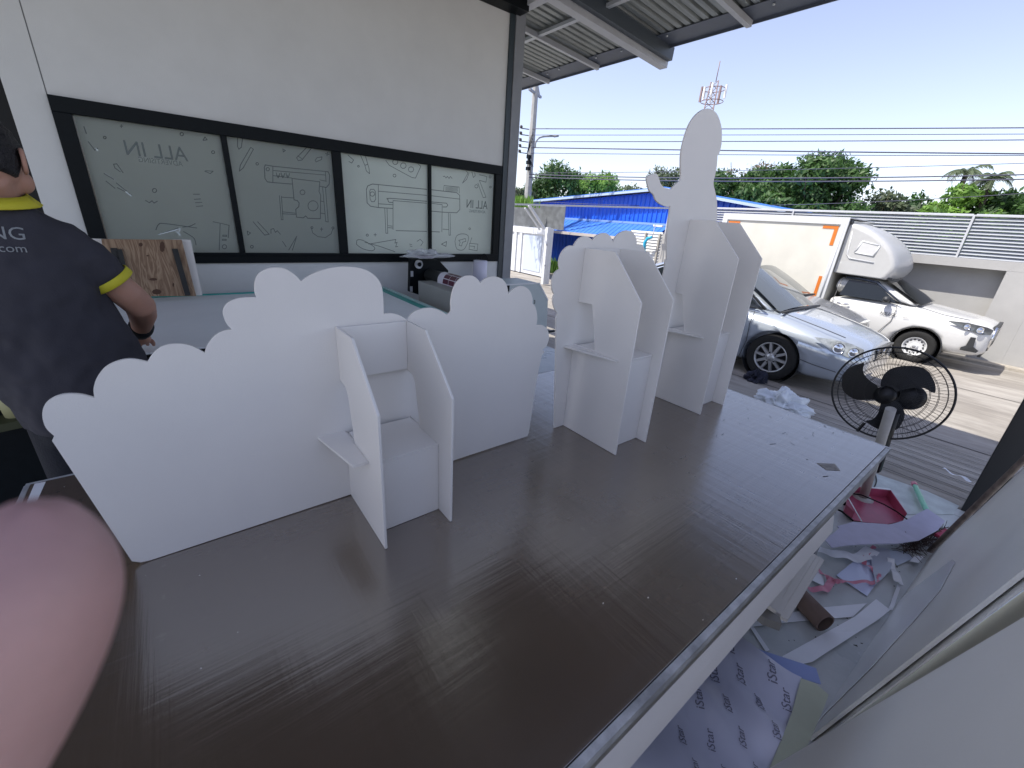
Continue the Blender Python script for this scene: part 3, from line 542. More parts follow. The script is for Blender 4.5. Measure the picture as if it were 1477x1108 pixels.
bag = crumple('plastic_bag', (p.x, p.y-.02, p.z+.012), .15, .06, .026, PLAST, seed=4, amp=.9); tag(bag, 'clear crinkled plastic bag of small parts lying on the black printer end', 'plastic bag')
mb = MB()
for k in range(16): 
    a_ = rnd.uniform(0, 6); mb.box(*sorted((p.x+.1*math.cos(a_)*rnd.random()-.012, p.x+.1*math.cos(a_)*rnd.random()+.012)), p.y-.03+.04*math.sin(a_), p.y-.015+.04*math.sin(a_), p.z-.01, p.z+.012)
o = mb.build('small_parts', mat('purple_bits', (.16, .09, .15), .5), bag); o['kind'] = 'stuff'
# white roll + cable spool
p = py(692, 402, 3.85); q = py(692, 376, 3.85)
t = MB().lathe([(0, 0), (.075, 0), (.075, q.z-p.z+.12), (.07, q.z-p.z+.122), (.0, q.z-p.z+.122)], (p.x, p.y, p.z-.12), (0, 0, 1), 28).build('white_roll', mat('lilac_white', (.72, .70, .82), .4))
tag(t, 'pale lilac white roll standing upright below the right end of the windows', 'roll')
p = py(698, 372, 3.93); mb = MB(); mb.tube([p+Vector((.045*math.cos(a_), 0, .045*math.sin(a_)-.01)) for a_ in np.linspace(-.3, PI+.3, 14)], .009, 8)
tag(mb.build('cable_hook', BLACK), 'black looped handle on the window ledge above the lilac roll', 'handle')
# pale machine side with cut corner
YM = 3.0
om = thing('machine_cover', 'pale grey machine side with a cut corner beside the steel column', 'machine', tuple(py(755, 440, YM)*1.0))
pts = [(728, 411), (778, 408.5), (790.5, 433), (788, 492), (726, 500)]
MB().slab([py(x, y, YM) for x, y in pts], (0, .35, 0)).build('cover', mat('machine_pale', (.50, .56, .56), .4, noise=.05), om, bevel=.004)
P = [py(x, y, YM-.004) for x, y in ((728, 410.2), (778.5, 407.8), (791.3, 433), (789.8, 434), (777.5, 409.6), (728, 412.2))]
MB().slab(P, (0, .003, 0)).build('rim', WHITE, om)
a = py(769.3, 438.5, YM-.003); text_mb('3', .05, a, (1, 0, 0), (0, 0, 1)).build('mark', BLACK, om, fix=False)
p = py(733, 412, YM-.01); MB().box(p.x-.03, p.x+.015, YM-.012, YM-.001, p.z-.09, p.z).build('bracket', BLACK, om)
mb = MB(); a = pz(787, 479, .1); b_ = pz(800, 477, .1); mb.bar(a, b_, .05, .02); tag(mb.build('floor_bar', BLACK), 'short black bar lying on the floor behind the scalloped cutout', 'bar')
# ------------------------------------------------------------------ yard wall and louvre fence (X = 12.96)
XF = 12.96
YW = mat('yard_wall_paint', (.39, .385, .375), .8, noise=.12, nscale=1.6, bump=.2, bscale=90)
fw = thing('boundary_wall', 'tall pale yard wall with framed recesses and a grey louvre fence on top', 'wall', (XF, 2.5, -.66))
mb = MB()
zb, zt_, zr = -.75, 1.35, 1.175
mb.box(XF+.32, XF+.42, -9, 8.6, zb, zt_)                        # recessed back
mb.box(XF, XF+.319, -9, 8.6, zr, zt_)                           # beam
mb.build('wall_panel', YW, fw)
for Y0, Y1 in ((.22, .74), (4.15, 4.5), (8.2, 8.6), (-3.6, -3.2), (-7.2, -6.8)): MB().box(XF+.002, XF+.318, Y0, Y1, zb, zr-.001).build('pier', YW, fw)
MB().box(XF+.004, XF+.316, -3.2, .219, zb, zr-.001).build('wall_panel', YW, fw)
MB().box(XF-.28, XF-.003, -9, 8.6, -.75, -.60).build('kerb', mat('kerb_concrete', (.42, .38, .32), .85, noise=.3, nscale=9), fw)
SLAT = mat('slat_grey', (.33, .35, .38), .45, .5, noise=.06, nscale=4)
zz = zt_; k = 0
sm = None
while zz < 2.15:
    for (y0, y1) in ((-9, 1.52), (1.56, 8.6)):
        mb = MB().slab([(XF+.09, y0, zz+.006), (XF+.10, y0, zz+.004), (XF+.155, y0, zz+.060), (XF+.145, y0, zz+.062)], (0, y1-y0, 0)); mb.build('slat', SLAT, fw)
    zz += .066
for Y in (-5.2, -1.9, 1.54, 4.9, 8.58): MB().box(XF+.07, XF+.09, Y-.018, Y+.018, zt_, 2.17).build('fence_post', LGREY, fw)
MB().box(XF+.08, XF+.18, -9, 8.6, 2.155, 2.185).build('top_rail', LGREY, fw)
# low continuation with upright posts beyond the louvre end
lw = thing('low_wall', 'short stretch of pale corrugated fence beside the blue building', 'fence', (XF, 9.0, -.6))
p0 = px(958, 340, XF); p1 = px(925, 352, XF)
mb = MB(); n = 22
for k in range(n):
    z0 = -.7+k*.095; mb.slab([(XF+.02, 8.62, z0), (XF, 8.62, z0+.03), (XF+.03, 8.62, z0+.09), (XF+.04, 8.62, z0+.09)], (0, 1.3, 0))
mb.build('fence_sheet', mat('pale_sheet', (.60, .60, .58), .5, noise=.1), lw)
for Y in (8.7, 9.25, 9.9): MB().box(XF-.05, XF-.002, Y-.03, Y+.03, -.7, 1.35).build('post', mat('aged_post', (.42, .40, .36), .8, noise=.3), lw)
PIPE = mat('cyan_pipe', (.02, .38, .62), .4)
pt = [px(x, y, 12.7) for x, y in ((929, 363), (930, 350), (934, 344), (941, 342))]
tag(MB().tube(pt, .05, 10).build('drain_pipe', PIPE), 'bright cyan pipe bending over at the foot of the blue building', 'pipe')
lp = thing('wall_lamp', 'small white lamp head on a bent arm before the blue wall', 'lamp', tuple(px(948, 326, 12.6)))
a = px(941, 343, 12.6); b_ = px(944, 329, 12.6); c = px(947, 325.5, 12.6); MB().tube([a, b_, c], .015, 6).build('arm', WHITE, lp)
a = px(943, 325.5, 12.6); b_ = px(956, 326.5, 12.6); MB().bar(a, b_, .09, .06).build('lamp_head', WHITE, lp, bevel=.01)
# ------------------------------------------------------------------ gate corner
GP = pz(785, 410, -.5)
gt = thing('gate_post', 'white painted steel gate post with a diagonal brace and thin top rail', 'gate', tuple(GP))
GW = mat('gate_white', (.66, .68, .71), .5, noise=.12, nscale=5)
top = py(791, 328, GP.y)
mb = MB(); mb.box(GP.x-.11, GP.x+.02, GP.y-.06, GP.y+.06, -.5, top.z); mb.build('post', GW, gt, bevel=.005)
MB().box(GP.x+.03, GP.x+.16, GP.y-.05, GP.y+.05, -.5, top.z-.03).build('post', GW, gt, bevel=.005)
a = py(763, 296, GP.y); b_ = py(785, 330, GP.y); MB().bar(a, b_, .07, .07, up=(0, 1, 0)).build('brace', GW, gt)
a = py(757, 300, GP.y+.1); b_ = py(779, 332, GP.y+.1); MB().bar(a, b_, .04, .04, up=(0, 1, 0)).build('brace', GW, gt)
MB().bar(py(735, 294.5, GP.y), px(965, 300.5, XF), .04, .05).build('top_rail', LGREY, gt)
for z in (.1, .75): MB().tube([(GP.x-.13, GP.y-.09, z), (GP.x-.13, GP.y-.09, z+.06)], .02, 8).build('hinge', GREYM, gt)
# left wall of white panels
A_ = pz(779, 397, -.5); B_ = pz(735, 387, -.5)
gw = thing('panel_wall', 'low white panelled wall with a pale door left of the gate post', 'wall', tuple(A_))
dv = (B_-A_); dv.z = 0; Ln = dv.length; dv.normalize(); nrm = Vector((-dv.y, dv.x, 0))
if nrm.dot(-A_) < 0: nrm = -nrm
zt2 = px(778, 330, A_.x).z
def wl(s0, s1, z0, z1, d0, d1):
    P = [A_+dv*s0+nrm*d0, A_+dv*s1+nrm*d0, A_+dv*s1+nrm*d1, A_+dv*s0+nrm*d1]; return MB().slab([(p.x, p.y, z0) for p in P], (0, 0, z1-z0))
wl(-.3, Ln+6, -.55, zt2, -.15, 0).build('wall_panel', GW, gw)
wl(-.35, Ln+6, zt2-.20, zt2+.02, .003, .06).build('coping', mat('coping_white', (.72, .73, .75), .5), gw)
for s_ in (-.3, Ln*.62, Ln*.8, Ln+1): wl(s_, s_+.16, -.55, zt2-.21, .003, .05).build('pilaster', GW, gw)
wl(.05, Ln*.56, -.40, zt2-.26, .003, .02).build('door', mat('pale_blue_door', (.50, .56, .66), .5), gw)
# corrugated fence upper part
CF = mat('weathered_sheet', (.40, .42, .44), .5, noise=.35, nscale=5)
cf = thing('corrugated_fence', 'weathered grey corrugated sheet fence above the white panel wall', 'fence', tuple(B_))
ztop = px(760, 297, A_.x+.3).z
mb = MB(); n = 26
for k in range(n):
    z0 = zt2+.02+(ztop-zt2)*k/n; z1 = zt2+.02+(ztop-zt2)*(k+1)/n
    P = [A_-dv*1.0-nrm*.10, A_+dv*(Ln+6)-nrm*.10]
    mb.add([(P[0].x, P[0].y, z0), (P[1].x, P[1].y, z0), (P[1].x+nrm.x*.04, P[1].y+nrm.y*.04, (z0+z1)/2), (P[0].x+nrm.x*.04, P[0].y+nrm.y*.04, (z0+z1)/2), (P[1].x, P[1].y, z1), (P[0].x, P[0].y, z1)], [(0, 1, 2, 3), (3, 2, 4, 5)])
mb.build('sheet', CF, cf, fix=False)
for s_ in (1.0, Ln*.75): wl(s_, s_+.08, zt2, ztop+.05, -.18, -.11).build('post', GREYM, cf)
# ------------------------------------------------------------------ blue building, gable parallel to the fence
XB = 14.0
BLUE = mat('blue_sheet', (.010, .13, .78), .45, .5, noise=.25, nscale=1.3, stretch=(1, 6, .4))
BLUE2 = mat('blue_roof_sheet', (.05, .19, .62), .5, .5, noise=.2, nscale=2, stretch=(3, .6, 1))
bb = thing('blue_building', 'bright blue corrugated metal building with a low gable roof behind the fence', 'building', (XB+2, 11, -.6))
gl = [px(x, y, XB) for x, y in ((735, 292), (930, 273))]; gr = [px(x, y, XB) for x, y in ((1035, 283), (1132, 300.5))]
sL = (gl[1].z-gl[0].z)/(gl[1].y-gl[0].y); sR = (gr[0].z-gr[1].z)/(gr[0].y-gr[1].y)
ya = (gr[0].z-gl[0].z+sL*gl[0].y-sR*gr[0].y)/(sL-sR); za = gl[0].z+sL*(ya-gl[0].y)
YL, YR = 18.6, 5.4
def roofz(y): return za+(sL*(y-ya) if y > ya else sR*(y-ya))
mb = MB(); y = YR+.3; v = []
while y < YL-.2:
    for dy, dx in ((0, 0), (.10, 0), (.125, -.035), (.155, -.035), (.18, 0)): v += [(XB+.2+dx, y+dy, -.6), (XB+.2+dx, y+dy, roofz(y+dy)-.12)]
    y += .2
mb.add(v, [(2*i, 2*i+1, 2*i+3, 2*i+2) for i in range(len(v)//2-1)]); mb.build('wall_sheet', BLUE, bb, fix=False)
mb = MB(); mb.slab([(XB-.15, YL, roofz(YL)-.06), (XB-.15, ya, za-.06), (XB-.15, YR, roofz(YR)-.06), (XB-.15, YR, roofz(YR)), (XB-.15, ya, za), (XB-.15, YL, roofz(YL))], (14, 0, 0)); mb.build('roof', BLUE2, bb)
mb = MB(); mb.slab([(XB-.19, YL, roofz(YL)-.11), (XB-.19, ya, za-.11), (XB-.19, YR, roofz(YR)-.11), (XB-.19, YR, roofz(YR)-.03), (XB-.19, ya, za-.03), (XB-.19, YL, roofz(YL)-.03)], (.038, 0, 0)); mb.build('bargeboard', mat('pale_blue_trim', (.42, .52, .68), .5), bb)
MB().box(XB+.3, XB+13, YR+.3, YR+.4, -.6, roofz(YR)-.12).build('wall_sheet', BLUE, bb)
# lean-to roof
f0 = px(790, 315, XB+.15); f1 = px(958, 323.5, XB+.15); e0 = px(790, 331, XB-.75); e1 = px(958, 350, XB-.75)
zf, ze = (f0.z+f1.z)/2, (e0.z+e1.z)/2
MB().box(XB+.1, XB+.16, 9.0, 17, zf-.03, zf+.05).build('flashing', mat('pale_blue_trim2', (.20, .33, .62), .5), bb)
mb = MB(); v = []; y = 9.2
while y < 17:
    for dy, dz in ((0, 0), (.16, 0), (.175, .02), (.20, .02)): v += [(XB+.12, y+dy, zf-.03+dz), (XB-.75, y+dy, ze+dz)]
    y += .22
mb.add(v, [(2*i, 2*i+1, 2*i+3, 2*i+2) for i in range(len(v)//2-1)]); mb.build('lean_to_roof', BLUE2, bb, fix=False)
MB().box(XB-.80, XB-.76, 9.2, 17, ze-.09, ze+.02).build('eave_board', mat('cream_board', (.55, .50, .46), .6, noise=.1), bb)
mb = MB(); y = 12.5; v = []
# ------------------------------------------------------------------ sky bits: pole, street lamp, wires, tower
pb, ptp = pd(757, 290, 19), pd(772.5, 128, 19)
PX_, PYY = ptp.x, ptp.y
po = thing('utility_pole', 'tall grey concrete utility pole with insulators behind the left fence', 'utility pole', (PX_, PYY, -.6))
CP = mat('pole_concrete', (.42, .42, .41), .8, noise=.25, nscale=4)
MB().tube([(PX_, PYY, -.6), (PX_, PYY, ptp.z+.1)], [.17, .11], 8, smooth=False).build('shaft', CP, po)
mb = MB(); mb.bar((PX_-.5, PYY-.25, ptp.z-.15), (PX_+.5, PYY+.25, ptp.z-.15), .08, .08); mb.bar((PX_-.4, PYY-.2, ptp.z-.15), (PX_, PYY, ptp.z+.35), .04, .04); mb.bar((PX_+.4, PYY+.2, ptp.z-.15), (PX_, PYY, ptp.z+.35), .04, .04); mb.build('crossarm', GREYM, po)
wys = [187, 196, 205.5, 214, 222]
fa = Vector((-.45, .2, 0))
for y in wys:
    p = pd(768, y, 19); q = Vector((PX_, PYY, p.z)); mb = MB(); mb.bar(q+Vector((-.1, .1, 0)), q+Vector((-.42, .2, 0)), .03, .03); mb.lathe([(0, 0), (.05, 0), (.06, .05), (.04, .1), (0, .1)], q+Vector((-.42, .2, 0)), (0, 0, 1), 8); mb.build('insulator', mat('dark_insulator', (.05, .04, .04), .4), po)
mb = MB()
for k in range(5): 
    r_ = random.Random(k); z0 = pd(766, 235, 19).z; mb.tube([(PX_-.18+.1*r_.random(), PYY-.15, z0+1.1*r_.random()), (PX_-.28, PYY-.1, z0+.3), (PX_-.2+.3*r_.random(), PYY-.18, z0-.6*r_.random())], .012, 5)
for dz in (0, .2, .42): mb.box(PX_-.26, PX_-.12, PYY-.2, PYY-.05, pd(766, 226, 19).z-dz-.1, pd(766, 226, 19).z-dz+.02)
mb.build('cables', BLACK, po)
sl_ = thing('street_lamp', 'thin curved street lamp arm reaching right from the utility pole', 'street lamp', tuple(pd(772, 215, 18.9)))
P = [pd(x, y, 18.8) for x, y in spline([(772, 213), (773, 205), (778, 199), (786, 197), (800, 196.5)], 5)]
MB().tube(P, .03, 6).build('arm', GREYM, sl_); MB().tube([pd(799, 196.5, 18.8), pd(806, 196.3, 18.8)], [.05, .03], 8).build('lamp_head', GREYM, sl_)
# overhead wires run from the pole past the right edge of the yard
WR = mat('wire', (.10, .10, .14), .6)
wl_ = [(187, 183.0, .016), (196, 192.5, .010), (205.5, 200.5, .014), (214, 220.5, .020), (222, 222.5, .011), (250, 231, .009), (252, 242, .018), (256, 249.5, .018), (290, 257, .009)]
for k, (yl, yr, r_) in enumerate(wl_):
    a = pd(770 if k < 5 else 760, yl, 19); a = Vector((PX_-.1, PYY-.1, a.z)); b_ = pd(1477, yr, 19.5); e = b_+(b_-a)*.4; sag = (.03, .02, .03, .03, .04, .1, .22, .20, .5)[k]
    P = [a+(e-a)*t+Vector((0, 0, -sag*4*t*(1-t))) for t in np.linspace(0, 1, 24)]
    nm = ('highest', 'second highest', 'third highest', 'thick fourth', 'thin fifth', 'thin sixth', 'thick seventh', 'eighth', 'lowest')[k]
    tag(MB().tube(P, r_, 5, caps=False).build('overhead_wire', WR, fix=False), nm+' overhead wire from the top crossing the sky over the yard', 'wire', 'overhead wires')
for k, (x, y) in enumerate(((735, 192), (735, 200), (735, 207), (735, 214))):
    a = pd(768, wys[k+1]-4, 19); b_ = pd(x-40, y+6, 17)
    tag(MB().tube([Vector((PX_-.42, PYY+.2, a.z)), b_], .012, 5, caps=False).build('branch_wire', WR, fix=False), ('top', 'second', 'third', 'bottom')[k]+' short wire running left off the pole behind the column', 'wire', 'branch wires left of the pole')
tw = thing('cell_tower', 'distant lattice phone mast with white panel antennas above the standing figure cutout', 'mast', tuple(pd(1026, 165, 120)))
RW = mat('mast_red', (.24, .17, .17), .6); 
tb0 = pd(1024, 200, 120); c0_ = pd(1028, 140, 120)
cxm, cym = c0_.x, c0_.y
mb = MB(); zl, zh = 15, pd(1033, 118, 120).z
for a_ in (0, 2.09, 4.19):
    mb.tube([(cxm+2*math.cos(a_), cym+2*math.sin(a_), zl), (cxm+1.0*math.cos(a_), cym+1.0*math.sin(a_), zh)], .14, 5)
for k in range(14):
    z0 = zl+(zh-zl)*k/14; z1 = zl+(zh-zl)*(k+1)/14; r0 = 2-(z0-zl)/(zh-zl); r1 = 2-(z1-zl)/(zh-zl)
    for a_, b2 in ((0, 2.09), (2.09, 4.19), (4.19, 6.28)): mb.tube([(cxm+r0*math.cos(a_), cym+r0*math.sin(a_), z0), (cxm+r1*math.cos(b2), cym+r1*math.sin(b2), z1)], .07, 4)
mb.build('lattice', RW, tw)
MB().tube([(cxm, cym, zh), (cxm, cym, pd(1041, 88, 120).z)], .10, 5).build('spire', RW, tw)
zA = pd(1028, 138, 120).z
for k in range(9):
    a_ = k*2*PI/9; r0 = 2.6; x, y = cxm+r0*math.cos(a_), cym+r0*math.sin(a_); MB().box(x-.18, x+.18, y-.18, y+.18, zA-1.2+(k % 3)*.4, zA+1.3+(k % 2)*.5).build('antenna', WHITE if k % 3 else RW, tw)
mb = MB()
for z in (zA-1.2, zA+1.2): mb.tube([(cxm+2.4*math.cos(t), cym+2.4*math.sin(t), z) for t in np.linspace(0, 2*PI, 19)], .09, 4)
mb.build('platform_ring', RW, tw)
# ------------------------------------------------------------------ trees
def leafmat(name, c, c2):
    m = bpy.data.materials.new(name); m.use_nodes = True; n = m.node_tree; L = n.links.new; b = n.nodes['Principled BSDF']
    tc = n.nodes.new('ShaderNodeTexCoord'); t = n.nodes.new('ShaderNodeTexNoise'); t.inputs['Scale'].default_value = 1.3; t.inputs['Detail'].default_value = 5; L(tc.outputs['Object'], t.inputs[0])
    r = n.nodes.new('ShaderNodeValToRGB'); L(t.outputs[0], r.inputs[0]); r.color_ramp.elements[0].position = .38; r.color_ramp.elements[1].position = .62; r.color_ramp.elements[0].color = (*c2, 1); r.color_ramp.elements[1].color = (*c, 1)
    L(r.outputs[0], b.inputs['Base Color']); b.inputs['Roughness'].default_value = .55
    tr = n.nodes.new('ShaderNodeBsdfTranslucent'); L(r.outputs[0], tr.inputs[0]); mx = n.nodes.new('ShaderNodeMixShader'); mx.inputs[0].default_value = .35
    L(b.outputs[0], mx.inputs[1]); L(tr.outputs[0], mx.inputs[2]); L(mx.outputs[0], n.nodes['Material Output'].inputs[0]); return m
LG = leafmat('leaf_green', (.075, .16, .035), (.035, .085, .022)); LY = leafmat('leaf_bright', (.20, .36, .06), (.09, .19, .035)); LD = leafmat('leaf_dusty', (.13, .17, .09), (.06, .085, .045)); LB = leafmat('leaf_brown', (.20, .13, .08), (.12, .11, .05))
BARK = mat('bark', (.11, .085, .065), .9, noise=.4, nscale=12, bump=.4, bscale=40)
def tree(name, label, base, h, cw, lm, seed, nl=5200, ls=.10, cz=.62, open_=0, blobs=16, shape=None, bare=0):
    """trunk, limbs and a crown of leaf faces clustered round limb tips; cw crown radius, h height"""
    r_ = random.Random(seed); t = thing(name, label, 'tree', base, None); B0 = Vector(base)
    nl = int(nl*(1.0 if bare else 1.7)); mb = MB(); tips = []
    top = B0+Vector((r_.uniform(-.2, .2), r_.uniform(-.2, .2), h*.5))
    mb.tube([B0, B0+(top-B0)*.5+Vector((r_.uniform(-.1, .1), .1, 0)), top], [h*.028, h*.022, h*.015], 8)
    for k in range(blobs):
        a_ = r_.uniform(0, 2*PI); e = r_.uniform(-.15, 1) ; rr = cw*(1-.55*max(0, e))*math.sqrt(r_.uniform(.15, 1))
        c = B0+Vector((rr*math.cos(a_), rr*math.sin(a_), h*cz+e*h*(1-cz)*.86)); s0 = B0+(top-B0)*r_.uniform(.45, 1)
        mb.tube([s0, (s0+c)/2+Vector((0, 0, -.08*h)), c], [h*.010, h*.006, h*.002], 5); tips.append((c, cw*r_.uniform(.26, .42)))
        for q_ in range(3 if bare else 1):
            d_ = Vector((r_.gauss(0, 1), r_.gauss(0, 1), r_.uniform(0, 1.4))).normalized()*cw*.4; mb.tube([(s0+c)/2, c+d_], [h*.004, h*.0012], 4)
    mb.build('trunk', BARK, t)
    N = nl; V = np.zeros((N*4, 3)); nr = np.random.RandomState(seed); i = 0
    for k in range(N):
        c, s_ = tips[k % len(tips)]; d_ = nr.normal(0, 1, 3); d_ /= np.linalg.norm(d_); rr = s_*(nr.uniform(.0, 1)**.4)*(1+.12*nr.normal())
        p = np.array(c)+d_*rr*np.array((1, 1, .75)); a_ = nr.normal(0, 1, 3); a_ /= np.linalg.norm(a_); b2 = np.cross(a_, d_); b2 /= (np.linalg.norm(b2)+1e-6); sz = ls*nr.uniform(.6, 1.35)
        V[4*k] = p-a_*sz; V[4*k+1] = p-b2*sz*.42; V[4*k+2] = p+a_*sz; V[4*k+3] = p+b2*sz*.42
    mb = MB(); mb.v = [tuple(v) for v in V]; mb.f = [(4*k, 4*k+1, 4*k+2, 4*k+3) for k in range(N)]; mb.sm = [False]*N
    mb.build('crown', lm, t, fix=False); return t
def crown_at(xp, ytop, D, wpx, *a, **k):
    p = pd(xp, ytop, D); z0 = -.6; return (p.x, p.y, z0), p.z-z0, wpx
def T_(name, label, xp, ytop, D, cw, lm, seed, **kw):
    p = pd(xp, ytop, D); tree(name, label, (p.x, p.y, -.6), p.z+.6, cw, lm, seed, **kw)
T_('leafy_tree', 'thin branched green tree with bright sky showing through, left of the others', 812, 232, 27, 2.4, LG, 1, nl=5200, ls=.12, cz=.45, blobs=20)
T_('leafy_tree', 'bright yellow green tree above the left slope of the blue roof', 868, 250, 25, 1.9, LY, 2, nl=4200, ls=.10, cz=.5)
T_('leafy_tree', 'low dark green tree half hidden by the column and pole', 742, 262, 25, 1.5, LD, 3, nl=3000, cz=.45)
T_('leafy_tree', 'dusty olive tree behind the raised hand of the figure cutout', 972, 242, 30, 2.0, LD, 4, nl=3600, ls=.11)
T_('leafy_tree', 'low grey green bush tree between the blue roof peak and the bright tree', 915, 268, 30, 1.8, LD, 14, nl=2500, ls=.11, cz=.5)
T_('leafy_tree', 'bare brownish tree with thin twigs and few leaves above the truck box', 1092, 214, 27, 1.6, LB, 5, nl=1300, ls=.09, bare=1, cz=.6)
T_('leafy_tree', 'rounded mid green tree just right of the figure cutout', 1058, 246, 24, 1.6, LG, 6, nl=7500, cz=.45, blobs=22)
T_('leafy_tree', 'mid green tree below the bare twigs over the truck box', 1108, 236, 23.5, 1.8, LG, 16, nl=9000, cz=.45, blobs=24)
T_('broad_tree', 'largest tree, a dense dark green crown in the centre of the fence line', 1195, 222, 23, 2.2, LG, 7, nl=15000, ls=.10, cz=.50, blobs=34)
T_('feathery_tree', 'pale feathery bush tree right of the largest crown', 1285, 272, 24, 1.7, LD, 8, nl=4500, ls=.10, cz=.45)
T_('feathery_tree', 'small dusty tree low over the louvre fence right of centre', 1330, 285, 25, 1.5, LD, 9, nl=3500, ls=.10, cz=.4)
T_('leafy_tree', 'bright green bushy tree below the palm at the right', 1405, 268, 22, 1.5, LY, 10, nl=7000, cz=.4, blobs=22)
T_('leafy_tree', 'green bush tree at the right edge of the frame', 1475, 272, 22, 1.6, LG, 12, nl=6500, cz=.4, blobs=20)
for k, (xp, yt, D, cw) in enumerate(((1160, 268, 31, 2.6), (1260, 282, 31, 2.6), (1350, 288, 31, 2.4), (1440, 282, 30, 2.4), (1530, 280, 28, 2.4), (1600, 262, 26, 2.4))):
    T_('background_tree', ('dark tree behind the large crown', 'dark tree behind the feathery bush', 'dark tree seen between the dusty and bright bushes', 'dark tree behind the palms', 'dark tree past the right edge', 'tree past the right edge behind the wall')[k], xp, yt, D, cw, LG, 40+k, nl=3500, ls=.15, cz=.35)
def palm(label, xp, yt, D, seed, L_=1.2):
    p = pd(xp, yt, D); r_ = random.Random(seed); t = thing('palm_tree', label, 'palm', (p.x, p.y, -.6), 'palms beyond the fence')
    MB().tube([(p.x, p.y, -.6), (p.x+.1, p.y, p.z*.5), (p.x, p.y, p.z)], [.12, .09, .07], 8).build('trunk', BARK, t)
    for k in range(11):
        a_ = k*2*PI/11+r_.uniform(-.2, .2); up = r_.uniform(.1, 1.0); mb = MB(); P = []
        for j in range(8):
            s_ = j/7*L_; P.append(Vector((p.x+math.cos(a_)*s_*.8, p.y+math.sin(a_)*s_*.8, p.z+up*s_-1.0*s_*s_)))
        mb.tube(P, [.014]*7+[.004], 4)
        for j in range(1, 8):
            for q_ in range(3):
                c = P[j-1]+(P[j]-P[j-1])*(q_/3); d_ = (P[j]-P[j-1]).normalized(); sd = d_.cross(Vector((0, 0, 1))).normalized()
                for sg in (-1, 1):
                    e = c+sd*sg*.26*(1-.4*j/8)+d_*.12+Vector((0, 0, -.12+r_.uniform(-.04, .04))); mb.add([c, c+d_*.035, e], [(0, 1, 2)])
        mb.build('frond', LD, t, fix=False)
palm('ragged palm with drooping fronds, left of the pair over the fence', 1395, 248, 22.5, 1, .72); palm('ragged palm with drooping fronds, right of the pair over the fence', 1432, 258, 22.0, 2, .68)
# grass by the blue wall, creeper on the fence
def tuft(name, label, c, rx, ry, hh, n, lm, seed, cat='grass', kind=None):
    r_ = random.Random(seed); mb = MB()
    for k in range(n):
        x = c[0]+r_.gauss(0, rx); y = c[1]+r_.gauss(0, ry); a_ = r_.uniform(0, 6.3); h_ = hh*r_.uniform(.4, 1.1); dx, dy = math.cos(a_)*.03, math.sin(a_)*.03; l = r_.uniform(-.5, .5)*h_
        mb.add([(x-dx, y-dy, c[2]), (x+dx, y+dy, c[2]), (x+dx+l*.5, y+dy+l*.4, c[2]+h_*.7), (x+l, y+l*.6, c[2]+h_)], [(0, 1, 2, 3)])
    o = mb.build(name, lm, fix=False); tag(o, label, cat)
    if kind: o['kind'] = kind
    return o
g0 = pz(805, 388, -.6); o = tuft('grass', 'bright green grass strip at the foot of the blue wall', (13.4, 12.9, -.6), .25, 1.6, .55, 1400, LY, 3, kind='stuff')
p = py(752, 288, GP.y+2.2); o = tuft('creeper', 'green creeper spilling over the fence top by the pole', (p.x, p.y, p.z-.25), .25, .25, .4, 260, LY, 5, 'plant')
